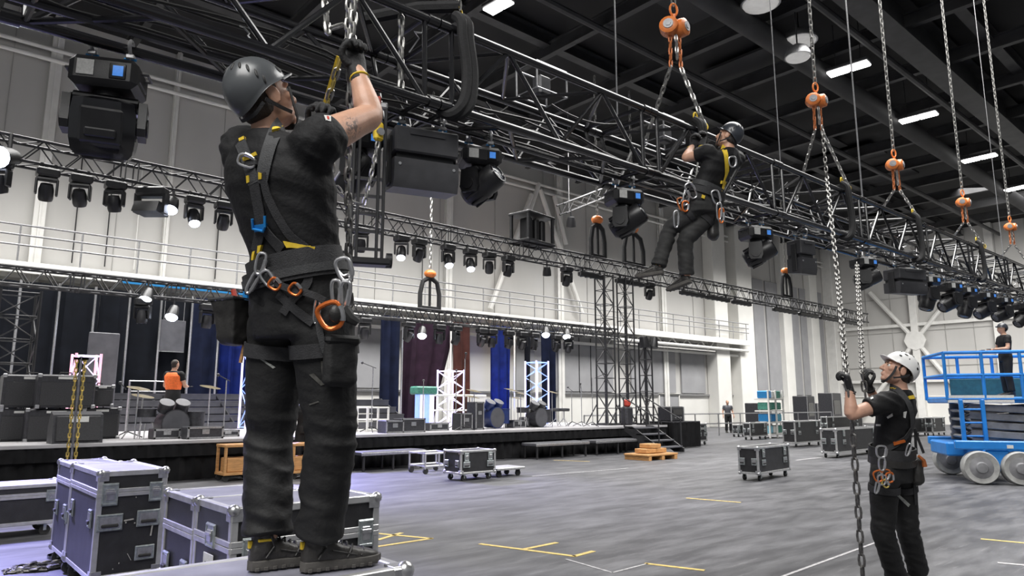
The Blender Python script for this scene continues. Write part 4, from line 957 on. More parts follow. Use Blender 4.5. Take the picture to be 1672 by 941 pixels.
# cases out on the floor
case_px('black flight case in middle distance in front of stage', 752, 787, 809, 724, 737, lidz=.0, handles=None, detail=2, k=1.1)
case_px('black flight case standing alone on the right half of floor', 1240, 787, 1291, 1207, 731, rz=.10, lidz=0, detail=2, k=1.1)
case_px('black flight case behind the white helmeted worker\'s chain', 1368, 749, 1440, 1342, 701, rz=.05, lidz=0, detail=2, k=1.3)
case_px('black flight case in second row left of the chain', 1300, 731, 1342, 1279, 688, rz=.05, lidz=0, detail=1, k=1.3)
case_px('wide black flight case beside the coloured rack', 1226, 719, 1254, 1214, 691, rz=.05, lidz=0, detail=1, k=1.3)
case_px('small black flight case near the distant standing person', 1206, 714, 1216, 1200, 694, lidz=0, detail=1, k=1.2)
case_px('black flight case right of the stage stairs', 1141, 727, 1155, 1122, 692, lidz=.18, detail=1, k=1.4)
case_px('black flight case right of the white helmeted worker', 1524, 712, 1545, 1515, 682, lidz=0, detail=1, k=1.5)
case_px('long black flight case behind the white helmeted worker\'s back', 1470, 714, 1514, 1455, 684, lidz=0, detail=1, k=1.4)
case_px('low black flight case in the back row by wall', 1352, 712, 1410, 1342, 681, lidz=0, detail=1, k=1.3)
# coloured rack
P = onZ(1258, 716, 0); t = thing('equipment_rack', 'open white rack full of green and cyan boxes among the far cases', 'rack', P, .05)
w, h = along(P, V((1, 0, 0)), 1284), 2.05
for x in (0, w / 2, w): MB().box((x, 0, h / 2), (.07, .07, h), ch=.01).build('upright', 'white_paint', t)
rr = random.Random(4)
for i in range(4):
    MB().box((w / 2, .3, .15 + i * .5), (w, .7, .06)).build('shelf', 'white_paint', t)
    for j in range(3): MB().box((w * (.18 + .32 * j), .3, .36 + i * .5), (w * .26, .5, .32), ch=.03).build('crate', ('paint_green', 'paint_cyan', 'label_white', 'clamp_blue')[rr.randrange(4)], t)
# clutter on and behind the far cases
def gear_box(lab, px, py, w, h, d, m='stage_gear', name='equipment_box', P=None):
    P = P or onZ(px, py, 0); o = thing(name, lab, 'equipment', P, .1)
    MB().box((0, 0, h / 2), (w, d, h), ch=.03).build('body', m, o); MB().box((0, -d / 2 - .01, h * .6), (w * .7, .03, h * .4), ch=.01).build('face', 'fixture_gloss', o)
    for s in (-1, 1): MB().box((s * w * .46, -d / 2 - .01, h / 2), (.05, .04, h), ch=.01).build('rack_ear', 'steel_dull', o)
    for i in range(3): MB().cyl((-w * .2 + w * .2 * i, -d / 2 - .01, h * .25), (-w * .2 + w * .2 * i, -d / 2 - .05, h * .25), w * .035, n=8).build('knob', 'steel', o)
    return o
gear_box('tall dark equipment stack behind far cases, left of the hanging chain', 1315, 702, 1.2, 1.9, .8)
gear_box('dark equipment stack topped with gear behind the worker\'s hands', 1358, 700, 1.6, 2.1, .8)
gear_box('low dark equipment box behind the white rack', 1240, 704, 1.6, 1.5, .8)
gear_box('dark equipment box right of the tall stack at far wall', 1331, 698, .45, 1.5, .6)
t = thing('crowd_barrier', 'thin steel barrier rail in front of the far cases', 'barrier', onZ(1180, 711, 0), -.05)
P = onZ(1180, 711, 0); w = along(P, V((1, 0, 0)), 1345)
for z in (1.0, .55): MB().cyl((-9, 0, z), (w, 0, z), .03, n=6).build('rail', 'steel_dull', t)
for i in range(12): MB().cyl((-9 + i * (w + 9) / 11, 0, 0), (-9 + i * (w + 9) / 11, 0, 1.0), .03, n=6).build('post', 'steel_dull', t)
# dolly, steel frame, benches
def dolly(lab, px, py, w, d, z=.16, m='alu'):
    t = thing('dolly', lab, 'dolly', onZ(px, py, 0))
    MB().box((w / 2, d / 2, z), (w, d, .05), ch=.01).build('deck', m, t)
    for x in (.12, w - .12):
        for y in (.1, d - .1): MB().cyl((x, y - .02, .06), (x, y + .02, .06), .06, n=10).box((x, y, .12), (.06, .07, .06)).build('caster', 'rubber', t)
    return t
dolly('low flat dolly just right of the middle distance flight case', 812, 781, .75, .55)
t = thing('steel_frame', 'open steel cart frame left of middle distance flight case', 'cart', onZ(694, 775, 0))
for z in (.16, .42):
    MB().tube([V((0, 0, z)), V((.7, 0, z)), V((.7, .6, z)), V((0, .6, z))], .025, 6, True).build('hoop', 'alu', t)
for x in (0, .35, .7):
    for y in (0, .6): MB().cyl((x, y, .1), (x, y, .42), .02, n=6).build('post', 'alu', t)
for x in (.03, .67):
    for y in (.03, .57): MB().cyl((x, y - .02, .06), (x, y + .02, .06), .06, n=10).build('caster', 'rubber', t)
def bench(lab, pxl, pxr, py, top, depth=.6):
    P = onZ(pxl, py, 0); P = FY(pxl, min(P.y, SY - .72)); w = along(P, V((1, 0, 0)), pxr); t = thing('platform_bench', lab, 'platform', P)
    MB().box((w / 2, depth / 2, top - .04), (w, depth, .08), ch=.012).build('deck', 'riser_grey', t)
    MB().box((w / 2, -.01, top - .05), (w + .03, .03, .07), ch=.01).build('edge_trim', 'steel_dull', t)
    for x in (.08, w * .5, w - .08):
        for y in (.06, depth - .06): MB().cyl((x, y, 0), (x, y, top - .07), .03, n=8).build('leg', 'black_frame', t)
    return t
bench('low black platform bench in front of the stage, nearest the big worker', 590, 694, 770, .42); bench('low black platform bench, middle one in front of stage', 876, 962, 744, .42); bench('low black platform bench nearest the stage stairs', 974, 1047, 737, .42)
# stairs, pallet, skirted block
P = FY(1084, SY - 1.75); t = thing('stage_stairs', 'black stage stairs at the right end of stage', 'stairs', P)
for i in range(4): MB().box((.6, .3 + i * .3, .18 + i * .18), (1.1, .3, .05), ch=.01).build('tread', 'riser_grey', t)
for x in (.05, 1.1): MB().prism([(0, 0), (.35, 0), (1.4, .62), (1.4, .76), (1.1, .76), (0, .12)], (x, .1, .02), (0, 1, 0), (0, 0, 1), (.05, 0, 0)).build('stringer', 'black_frame', t)
for x in (.06, 1.14): MB().tube([V((x, .2, .2)), V((x, .2, 1.0)), V((x, 1.5, 1.65)), V((x, 1.5, .75))], .025, 6).build('handrail', 'black_frame', t)
PP = FY(1058, SY - 2.9); t = thing('pallet', 'pale wooden pallet with timber blocks in front of stage stairs', 'pallet', PP)
MB().box((.65, .4, .13), (1.3, .8, .05), ch=.008).build('deck', 'wood', t)
for x in (.1, .65, 1.2): MB().box((x, .4, .05), (.12, .8, .1)).build('bearer', 'wood', t)
tb = thing('timber_stack', 'stack of orange timber blocks lying on the pale pallet', 'timber', PP + V((.22, .2, .156)))
for i, (x, z) in enumerate(((.0, .07), (.44, .07), (.2, .19))): MB().box((x + .2, .2, z), (.42, .4, .11), ch=.01).build('block', 'wood', tb)
P = V((SX1 + .25, SY - .1, 0)); t = thing('skirted_table', 'small table under a black pleated cloth beside the stage stairs', 'table', P)
MB().box((.8, .6, .84), (1.6, 1.2, .05), ch=.01).build('tabletop', 'stage_gear', t); pleat(1.6, (.01, .4, .84), .03, .25, seed=21).build('tablecloth', 'stage_skirt', t)
q = pleat(1.2, (.01, .4, .84), .03, .25, seed=22).build('tablecloth', 'stage_skirt', t); q.rotation_euler = (0, 0, PI / 2)
gear_box('black gear heap lying on the cloth covered table', 1107, 690, .9, .5, .5, P=P + V((.6, .5, .866)))
# wooden trolleys half hidden by the big worker's legs
for px, py, w, lab in ((364, 788, .62, 'orange wooden trolley in front of stage left of the big worker\'s leg'), (476, 784, .5, 'orange wooden stand seen between the big worker\'s legs')):
    t = thing('wooden_trolley', lab, 'trolley', onZ(px, py, 0))
    for x in (.03, w - .03):
        for y in (.03, .45): MB().box((x, y, .4), (.05, .05, .56), ch=.005).build('post', 'wood', t)
    for z in (.14, .66): MB().box((w / 2, .24, z), (w, .5, .05), ch=.005).build('shelf', 'wood', t)
    MB().box((w / 2, .24, .30), (w * .75, .36, .26), ch=.01).build('carton', 'wood', t)
    for x in (.06, w - .06):
        for y in (.06, .42): MB().cyl((x, y - .02, .06), (x, y + .02, .06), .058, n=10).build('caster', 'rubber', t)
# ------------------------------------------------------------------ gear standing on the stage
def SP(px, py): return onZ(px, py, STZ)
P = SP(190, 705); w = along(P, V((1, 0, 0)), 470); t = thing('choir_riser', 'long grey stepped riser on the stage behind the drum kit', 'riser', P)
for i in range(5): MB().box((w / 2, .2 + i * .42, .09 + i * .2), (w, .42, .17 + .0), ch=.012).box((w / 2, .0 + i * .42, .175 + i * .2), (w, .03, .03)).build('step', 'riser_grey', t)
for x in (0, w * .33, w * .66, w): MB().prism([(0, 0), (2.1, 0), (2.1, .95), (1.7, .95), (0, .12)], (x - .02, 0, 0), (0, 1, 0), (0, 0, 1), (.04, 0, 0)).build('side_frame', 'black_frame', t)
P = SP(592, 704); w = along(P, V((1, 0, 0)), 682); t = thing('choir_riser', 'grey stepped riser on the stage right of the big worker', 'riser', P)
for i in range(4): MB().box((w / 2, .5 + i * .42, .12 + i * .2), (w, .42, .17), ch=.012).box((w / 2, .29 + i * .42, .2 + i * .2), (w, .03, .03)).build('step', 'riser_grey', t)
for x in (0, w): MB().prism([(0, 0), (2.1, 0), (2.1, .85), (1.7, .85), (0, .12)], (x - .02, .3, 0), (0, 1, 0), (0, 0, 1), (.04, 0, 0)).build('side_frame', 'black_frame', t)
def amp(lab, px, py, w, h, d=.6, z=0, cat='amplifier', rz=0):
    P = SP(px, py) + V((0, 0, z)); t = thing('speaker_cabinet', lab, cat, P, rz)
    MB().box((w / 2, d / 2, h / 2), (w, d, h), ch=.025).build('cabinet', 'stage_gear', t)
    MB().box((w / 2, -.005, h * .42), (w * .9, .02, h * .72), ch=.008).build('grille', 'grille', t)
    b = MB()
    for x in (.02, w - .02):
        for zz in (.02, h - .02): b.box((x, .0, zz), (.07, .05, .07), ch=.01)
    b.build('corner_guard', 'steel_dull', t); MB().box((w / 2, -.012, h * .9), (w * .34, .02, h * .07)).build('badge', 'label_white', t)
    MB().tube([V((w * .4, d * .5, h)), V((w * .4, d * .5, h + .05)), V((w * .6, d * .5, h + .05)), V((w * .6, d * .5, h))], .014, 6).build('handle', 'rubber', t); return t
for i, (px, py, w, h, z, lab) in enumerate(((-6, 722, .66, .60, 0, 'black cabinet lowest at stage left edge'), (38, 722, .95, .60, 0, 'black cabinet on stage left of the wedge monitor'), (-6, 722, .95, .62, .62, 'black cabinet stacked on top at the stage left edge'), (52, 722, .95, .62, .62, 'black cabinet stacked above the wedge monitor with white badge'), (132, 718, .66, .62, 0, 'lower black cabinet beside the pink lit tower'), (140, 718, .42, .42, .64, 'small black cabinet stacked beside the pink lit tower'))): amp(lab, px, py, w, h, z=z)
P = SP(84, 726); t = thing('wedge_monitor', 'black wedge floor monitor on stage left', 'speaker', P)
MB().prism([(0, 0), (.55, 0), (.55, .3), (.38, .56), (.1, .5)], (0, 0, 0), (0, 1, 0), (0, 0, 1), (.78, 0, 0)).build('cabinet', 'stage_gear', t); MB().box((.39, .03, .26), (.68, .02, .44), Matrix.Rotation(-.2, 3, 'X'), .01).build('grille', 'grille', t); MB().box((.39, .05, .42), (.3, .02, .1), Matrix.Rotation(-.2, 3, 'X')).build('badge', 'label_white', t)
P = onY(208, 668, SY + 4.6); P.z = STZ; t = thing('guard_rail', 'dark square frame rail standing on the riser at stage left', 'rail', P)
MB().tube([V((0, 0, 0)), V((0, 0, 1.25)), V((.9, 0, 1.25)), V((.9, 0, 0))], .025, 6).build('hoop', 'steel_dull', t); MB().cyl((0, 0, 1.0), (.9, 0, 1.0), .018, n=6).build('mid_rail', 'steel_dull', t)
def drum_kit(lab, px, py, k=1., m='stage_gear', extra='riser_grey'):
    t = thing('drum_kit', lab, 'drum kit', SP(px, py), .1)
    def drum(n, c, r, h, ax): d = MB().lathe([(r, 0), (r, h)], c, ax, 18).lathe([(r * 1.04, -.01), (r * 1.04, .03)], c, ax, 18).build(n, m, t); MB().lathe([(r * .97, -.012), (.01, -.013)], c, ax, 18).build('drum_head', extra, d); return d
    drum('bass_drum', (0, 0, .29 * k), .28 * k, .4 * k, (0, 1, 0)); drum('tom', (-.16 * k, .1, .72 * k), .14 * k, .2 * k, (0, .5, -.8)); drum('tom', (.16 * k, .1, .72 * k), .14 * k, .2 * k, (0, .5, -.8)); drum('floor_tom', (.5 * k, .3, .52 * k), .2 * k, .4 * k, (0, 0, -1)); drum('snare', (-.45 * k, .35, .58 * k), .18 * k, .15 * k, (0, 0, -1))
    for x, y, z in ((-.7, .2, 1.0), (.75, .2, 1.05), (-.5, .5, .85)):
        MB().cyl((x * k, y, 0), (x * k, y, z * k), .014, n=6).build('stand', 'steel', t); MB().lathe([(.22 * k, 0), (.03, .03), (.005, .03)], (x * k, y, z * k), (.1, -.2, 1), 16).build('cymbal', 'cymbal', t)
    for x in (.5, -.45): 
        for a in range(3): MB().cyl((x * k + math.cos(a * 2.1) * .12, .32 + math.sin(a * 2.1) * .12, .3 * k), (x * k + math.cos(a * 2.1) * .2, .32 + math.sin(a * 2.1) * .2, 0), .01, n=5).build('leg', 'steel', t)
    return t
drum_kit('dark drum kit in front of riser at stage left', 285, 716, 1.0); drum_kit('blue drum kit in front of the deep blue curtain', 812, 700, 1.05, 'drum_navy'); drum_kit('small dark drum kit near the right end of stage', 884, 698, 1.0)
def mic_stand(lab, px, py, h, boom, nm='microphone_stand'):
    t = thing(nm, lab, 'stand', SP(px, py), random.Random(px).uniform(0, 3))
    for a in range(3): MB().cyl((0, 0, .14), (math.cos(a * 2.1) * .3, math.sin(a * 2.1) * .3, .012), .012, n=5).build('foot', 'black_frame', t)
    MB().cyl((0, 0, .1), (0, 0, h), .013, n=6).build('pole', 'steel_dull', t); MB().cyl((-.08, 0, h - .02), (boom, 0, h + .12), .010, n=6).build('boom', 'black_frame', t); MB().ball((boom, 0, h + .12), .035).build('microphone', 'fixture_grey', t); return t
for i, (px, py, h, b_, lab) in enumerate(((606, 706, 1.6, .3, 'microphone stand left of white crate on stage'), (744, 702, 1.5, .4, 'microphone stand beside the white lit tower'), (758, 703, 1.9, -.3, 'tall microphone stand in front of the orange lit wall'), (868, 697, 1.3, .2, 'microphone stand left of the violet lit tower'), (934, 696, 1.1, .2, 'microphone stand right of the drum stools'), (950, 696, 1.2, -.2, 'microphone stand in the middle of the bare stage end'), (968, 697, 1.5, -.4, 'microphone stand with long boom left of first tower'), (364, 713, 1.2, .2, 'microphone stand right of the stage left drum kit'), (206, 716, 1.0, -.2, 'microphone stand left of the stage left drum kit'), (690, 703, 1.2, .3, 'microphone stand by the glowing rack'))): mic_stand(lab, px, py, h, b_)
P = SP(599, 706); t = thing('wire_crate', 'white wire crate on the stage front right of the big worker', 'crate', P)
for x in (0, .3, .6): MB().box((x, 0, .3), (.04, .04, .62)).box((x, .5, .3), (.04, .04, .62)).build('post', 'white_paint', t)
for z in (.04, .3, .6): MB().tube([V((0, 0, z)), V((.6, 0, z)), V((.6, .5, z)), V((0, .5, z))], .022, 5, True).build('rail', 'white_paint', t)
P = SP(682, 700); t = thing('light_rack', 'glowing blue white rack of tubes in front of the plum curtain', 'rack', P)
MB().box((.35, .25, .05), (.8, .5, .1), ch=.02).build('base', 'stage_gear', t)
for i in range(4): MB().cyl((.1 + i * .17, .2, .1), (.1 + i * .17, .2, .98), .07, n=10).build('tube', 'led_white' if i % 2 else 'led_blue', t)
MB().box((.35, .25, 1.08), (.74, .4, .24), ch=.04).build('top_box', 'paint_green', t)
P = SP(738, 700); t = thing('guard_rail', 'white tubular guard rail on stage beside the white lit tower', 'rail', P + V((0, 1.2, 0)))
w = 2.2
MB().tube([V((0, 0, 0)), V((0, 0, .95)), V((w, 0, .95)), V((w, 0, 0))], .035, 8).build('hoop', 'white_paint', t); MB().cyl((0, 0, .5), (w, 0, .5), .03, n=6).build('mid_rail', 'white_paint', t)
for x in (.7, 1.5): MB().cyl((x, 0, 0), (x, 0, .95), .03, n=6).build('post', 'white_paint', t)
def stage_case(lab, px, py, w, h, d=.4, z=0, m='stage_gear'):
    t = thing('road_case', lab, 'case', SP(px, py) + V((0, 0, z)))
    MB().box((w / 2, d / 2, h / 2), (w, d, h), ch=.015).build('shell', m, t)
    b = MB()
    for zz in (.02, h - .02): b.box((w / 2, -.004, zz), (w, .02, .035))
    for x in (.02, w - .02): b.box((x, -.004, h / 2), (.035, .02, h))
    b.build('edge_trim', 'steel_dull', t); MB().box((w / 2, -.012, h * .6), (min(.14, w * .4), .02, min(.1, h * .4)), ch=.004).build('latch', 'steel', t); return t
for px, py, w, h, lab in ((250, 718, .5, .2, 'flat dark case at the front left of drum kit'), (305, 718, .7, .24, 'flat dark case at the front right of drum kit'), (352, 714, .5, .14, 'low flat case on stage near the big worker\'s hip line'), (630, 708, .5, .3, 'dark case at stage front beside white crate'), (655, 707, .7, .34, 'dark case at stage front below the plum curtain'), (702, 704, .6, .2, 'low dark case right of the glowing rack'), (752, 703, .4, .45, 'upright dark case in front of white guard rail'), (776, 702, .3, .75, 'tall narrow dark case by the orange lit wall'), (838, 699, .5, .22, 'flat dark case right of blue drum kit'), (862, 698, .6, .3, 'dark case at the foot of violet lit tower')):
    stage_case(lab, px, py, w, h)
for px, lab in ((908, 'round black drum stool left of two'), (921, 'round black drum stool at right of two')):
    t = thing('drum_stool', lab, 'stool', SP(px, 696)); MB().lathe([(.02, .46), (.17, .46), (.19, .5), (.18, .55), (.02, .56)], (0, 0, 0), n=16).build('seat', 'stage_gear', t); MB().cyl((0, 0, .2), (0, 0, .47), .02, n=6).build('post', 'steel', t)
    for a in range(3): MB().cyl((0, 0, .25), (math.cos(a * 2.1) * .22, math.sin(a * 2.1) * .22, .01), .012, n=5).build('leg', 'steel', t)
t = thing('tower_winch', 'red and black winch at the foot of second black tower', 'winch', V((along(V((0, 15.4, STZ)), V((1, 0, 0)), 1024), 15.4, STZ)))
MB().box((0, 0, .3), (.36, .3, .6), ch=.05).build('body', 'stage_gear', t); MB().box((0, -.02, .72), (.22, .2, .24), ch=.05).build('cap', 'paint_red', t)
# ================================================================== scissor lift
P0 = onZ(1603, 791, 0); th = -1.02; lf = V((math.cos(th), math.sin(th), 0)); wf = V((-lf.y, lf.x, 0))
t = thing('scissor_lift', 'blue scissor lift at the right edge with folded grey scissor arms', 'scissor lift', P0, th)
WB = along(P0, lf, 1668); WD = along(P0, wf, 1553); R_ = .30
for x, y in ((0, 0), (0, WD), (WB, 0), (WB, WD)):
    w = MB().lathe([(.06, -.13), (R_ * .6, -.13), (R_ * .72, -.10), (R_ * .93, -.12), (R_, -.08), (R_, .08), (R_ * .93, .12), (R_ * .7, .10), (.06, .1)], (x, y, R_), (0, -1, 0), 28).build('wheel', 'tyre_grey', t)
    MB().lathe([(.02, .135), (R_ * .3, .13), (R_ * .36, .10), (R_ * .66, .08)], (x, y - .02, R_), (0, -1, 0), 18).build('hub', 'lift_grey', w)
xa, xb, yc = -.42, WB + 1.3, WD / 2
MB().box(((xa + xb) / 2, yc, .60), (xb - xa, WD * .62, .26), ch=.03).box(((xa + xb) / 2, .02, .70), (xb - xa - .1, .12, .16), ch=.02).box(((xa + xb) / 2, WD - .02, .70), (xb - xa - .1, .12, .16), ch=.02).box((WB / 2, .12, .42), (WB * .62, .22, .38), ch=.03).build('chassis', 'lift_blue', t)
for x, m in ((.5, 'label_white'), (.95, 'label_white'), (.7, 'hoist_orange')): MB().box((x, -.045, .68 if m == 'label_white' else .45), (.1, .02, .06)).build('decal', m, t)
zd = CAM.z + (660 - 655) / 1167 * (P0 - CAM).dot(FW) + .02; zr = CAM.z + (660 - 571) / 1167 * (P0 - CAM).dot(FW)
xl = along(P0 + wf * WD + V((0, 0, zr)), lf, 1507); pw0, pw1 = WD * .2, WD
for i in range(4):                                                   # folded scissor stack
    z0 = .76 + i * (zd - .86) / 4; z1 = z0 + (zd - .86) / 4
    for y in (WD * .30, WD * .82):
        for s in (0, 1):
            a = V((.0, y + s * .07, z0 + .04 if s else z1 - .02)); b = V((WB + 1.0, y + s * .07, z1 - .02 if s else z0 + .04)); d = b - a
            MB().box((a + b) / 2, (d.length, .05, .13), Matrix.Rotation(-math.atan2(d.z, d.x), 3, 'Y'), .01).build('scissor_arm', 'lift_grey', t)
    for x in (.05, WB + .95): MB().cyl((x, WD * .28, z0 + .06), (x, WD * .9, z0 + .06), .035, n=8).build('cross_pin', 'steel_dull', t)
    MB().tube([V((.02, WD * .22, z0 + .02)), V((-.12, WD * .2, (z0 + z1) / 2)), V((.02, WD * .22, z1))], .03, 6).build('hose', 'cable', t)
xr = WB + 1.6
MB().box(((xl + xr) / 2, (pw0 + pw1) / 2, zd), (xr - xl, pw1 - pw0, .12), ch=.02).build('platform_deck', 'lift_blue', t)
MB().box(((xl + .75) - .75 + .55, pw0 - .01, zd + .02), (1.1, .03, .14)).build('lettering_plate', 'label_white', t, label='white worn sign strip on platform edge')
MB().box((xl + 1.3 + (xr - xl - 1.3) / 2, pw0 - .03, zd + .0), (xr - xl - 1.3, .05, .30), ch=.015).build('toe_board', 'lift_blue', t)
for y in (pw0, pw1):
    for z in (zd + .02, (zd + zr) / 2 + .02, zr): MB().cyl((xl, y, z), (xr, y, z), .032, n=8).build('rail', 'lift_blue', t)
    n_ = 5
    for i in range(n_): MB().cyl((xl + (xr - xl) * i / (n_ - 1), y, zd), (xl + (xr - xl) * i / (n_ - 1), y, zr), .032, n=8).build('rail_post', 'lift_blue', t)
for z in ((zd + zr) / 2 + .02, zr): MB().cyl((xl, pw0, z), (xl, pw1, z), .032, n=8).build('end_rail', 'lift_blue', t)
MB().cyl((xl + 1.4, pw0, zd + .1), (xl + 2.3, pw0, zr - .08), .03, n=8).build('gate_brace', 'lift_blue', t)
MB().box((xl + 1.2, pw1 - .03, zd + .26), (1.5, .03, .38), ch=.01).build('mesh_panel', 'teal_mesh', t)
for x in (.0, .36):
    MB().box((x - .12, pw0 - .06, (zd + .62) / 2), (.07, .07, zd - .6), ch=.01).build('ladder_post', 'lift_blue', t)
for z in (.85, 1.1, 1.35): MB().cyl((-.12, pw0 - .06, z), (.24, pw0 - .06, z), .02, n=6).build('ladder_rung', 'lift_blue', t)
LIFT = (t, P0, lf, wf, xl, zd, zr, pw0, pw1, WB)
# ================================================================== people
HF = V((math.cos(AZ), math.sin(AZ), 0))
def facing(phi):                                                     # 0 looks away from the camera, 90 to the right of the photo
    a = math.radians(phi); f = HF * math.cos(a) + RT * math.sin(a); return f, RT * math.cos(a) - HF * math.sin(a)
def cr(P, R, sub=5):                                                 # smooth curve through joints with radii
    n = len(P); Q = []; r = []
    for i in range(n - 1):
        p = [P[max(i - 1, 0)], P[i], P[i + 1], P[min(i + 2, n - 1)]]
        for j in range(sub):
            u = j / sub; Q.append(.5 * (2 * p[1] + (p[2] - p[0]) * u + (2 * p[0] - 5 * p[1] + 4 * p[2] - p[3]) * u * u + (3 * p[1] - p[0] - 3 * p[2] + p[3]) * u ** 3)); s = u * u * (3 - 2 * u); r.append(R[i] * (1 - u) + R[i + 1] * u)
    return Q + [P[-1]], r + [R[-1]]
def limb(mb, P, R, n=14, sub=4):
    q, r = cr([V(p) for p in P], R, sub); mb.tube(q, r, n); mb.ball(q[0], r[0] * .98, 12, 8); mb.ball(q[-1], r[-1] * .98, 12, 8)
def remesh(mb, vox, smooth=2, folds=None, lam=.5):
    me = bpy.data.meshes.new('shape'); me.from_pydata(mb.v, [], mb.f); o = bpy.data.objects.new('shape', me); COL.objects.link(o)
    m = o.modifiers.new('r', 'REMESH'); m.mode = 'VOXEL'; m.voxel_size = vox; m.adaptivity = 0
    dg = bpy.context.evaluated_depsgraph_get(); out = bpy.data.meshes.new_from_object(o.evaluated_get(dg)); bpy.data.objects.remove(o); bpy.data.meshes.remove(me)
    n = len(out.vertices); co = np.empty(n * 3); out.vertices.foreach_get('co', co); co = co.reshape(-1, 3)
    ed = np.empty(len(out.edges) * 2, int); out.edges.foreach_get('vertices', ed); ed = ed.reshape(-1, 2)
    deg = np.bincount(ed.ravel(), minlength=n).astype(float)[:, None]; deg[deg == 0] = 1
    for _ in range(smooth):
        s = np.zeros_like(co); np.add.at(s, ed[:, 0], co[ed[:, 1]]); np.add.at(s, ed[:, 1], co[ed[:, 0]]); co = co * (1 - lam) + lam * s / deg
    out.vertices.foreach_set('co', co.ravel()); out.update()
    if folds:
        nr = np.empty(n * 3); out.vertices.foreach_get('normal', nr); nr = nr.reshape(-1, 3)
        d = np.array([folds(V(p)) for p in co]); co = co + nr * d[:, None]; out.vertices.foreach_set('co', co.ravel()); out.update()
    return out
def place(me, name, m, par, loc, label=None, ang=60):
    me.transform(Matrix.Translation(-V(loc)))
    me.materials.clear(); me.materials.append(MT[m] if isinstance(m, str) else m); me.polygons.foreach_set('use_smooth', [True] * len(me.polygons)); me.name = name
    o = bpy.data.objects.new(name, me); COL.objects.link(o); o.parent = par
    if label: o['label'] = label
    return o
def fold_fn(base, amp, sx, sz, k=0., zones=()):
    def f(p):
        q = V((p.x * sx + k * p.z, p.y * sx - k * p.z, p.z * sz)); a = noise.noise(q); b = noise.noise(q * 2.1 + V((5, 3, 1)))
        w = base
        for c, r in zones:
            w += math.exp(-((p - c).length / r) ** 2)
        return amp * w * ((1 - abs(a) * 2.2) * .7 + b * .35 - .25)
    return f
def head_shape(mb, T, k=1.):
    """T places head coordinates: x to the right ear, y to the nose, z up, origin between the ears"""
    R = T.to_3x3().normalized(); c = lambda x, y, z: T @ V((x * k, y * k, z * k))
    def B(x, y, z, a, b, d): mb.ball(c(x, y, z), (a * k, b * k, d * k), 16, 10, R)
    B(0, -.012, .045, .077, .098, .085); B(0, .028, -.012, .064, .068, .085); B(0, .030, -.070, .053, .058, .044); B(0, .074, -.094, .024, .020, .018)
    for s in (-1, 1):
        B(s * .030, .080, .030, .026, .014, .010); B(s * .044, .060, -.012, .022, .024, .020); B(s * .046, .012, -.066, .014, .034, .028)
        B(s * .011, .103, -.030, .009, .010, .008); B(s * .080, -.010, -.004, .009, .020, .031)
        mb.tube([c(s * (.083 + .006 * math.cos(a)), -.014 + .019 * math.cos(a), -.002 + .031 * math.sin(a)) for a in [i * 2 * PI / 12 for i in range(12)]], .0055 * k, 6, True)
    mb.tube([c(0, .090, .022), c(0, .106, -.004), c(0, .120, -.028)], [.009 * k, .011 * k, .0125 * k], 8); mb.ball(c(0, .117, -.029), .0125 * k, 8, 6)
    B(0, .094, -.054, .023, .010, .006); B(0, .092, -.067, .020, .010, .008)
def hand_shape(mb, w, dz, dx, k=1., curl=(55, 75, 55), spread=.0, thumb=1):
    """w wrist, dz along the hand, dx towards the thumb; the fingers curl towards dz x dx"""
    dz = dz.normalized(); dx = (dx - dz * dx.dot(dz)).normalized(); dy = dz.cross(dx)
    c = lambda x, y, z: w + dx * (x * k) + dy * (y * k) + dz * (z * k)
    rg = []
    for z, a, b in ((-.05, .034, .030), (-.01, .032, .027), (.02, .037, .024), (.055, .044, .023), (.085, .046, .020), (.098, .040, .014)):
        rg.append([c(a * math.copysign(abs(math.cos(t)) ** .8, math.cos(t)), b * math.copysign(abs(math.sin(t)) ** .8, math.sin(t)), z) for t in [i * 2 * PI / 14 for i in range(14)]])
    mb.loft(rg)
    for i, (x, L) in enumerate(((.033, .88), (.011, 1.), (-.011, .94), (-.032, .76))):
        p = V((x, 0, .088)); a = 0; P = [p.copy()]
        for j, (l, cu) in enumerate(zip((.046, .030, .022), curl)):
            a += math.radians(cu); p = p + V((spread * x, math.sin(a) * l * L, math.cos(a) * l * L)); P.append(p.copy())
        q, r = cr([c(*v) for v in P], [.0112 * k, .0105 * k, .0098 * k, .0088 * k], 3); mb.tube(q, r, 8); mb.ball(q[-1], .0088 * k, 8, 6); mb.ball(q[0], .0118 * k, 8, 6)
    if thumb: q, r = cr([c(.030, .006, .022), c(.054, .022, .050), c(.050, .048, .072), c(.030, .060, .084)], [.017 * k, .0135 * k, .0120 * k, .0100 * k], 3)
    mb.tube(q, r, 8); mb.ball(q[-1], .010 * k, 8, 6)
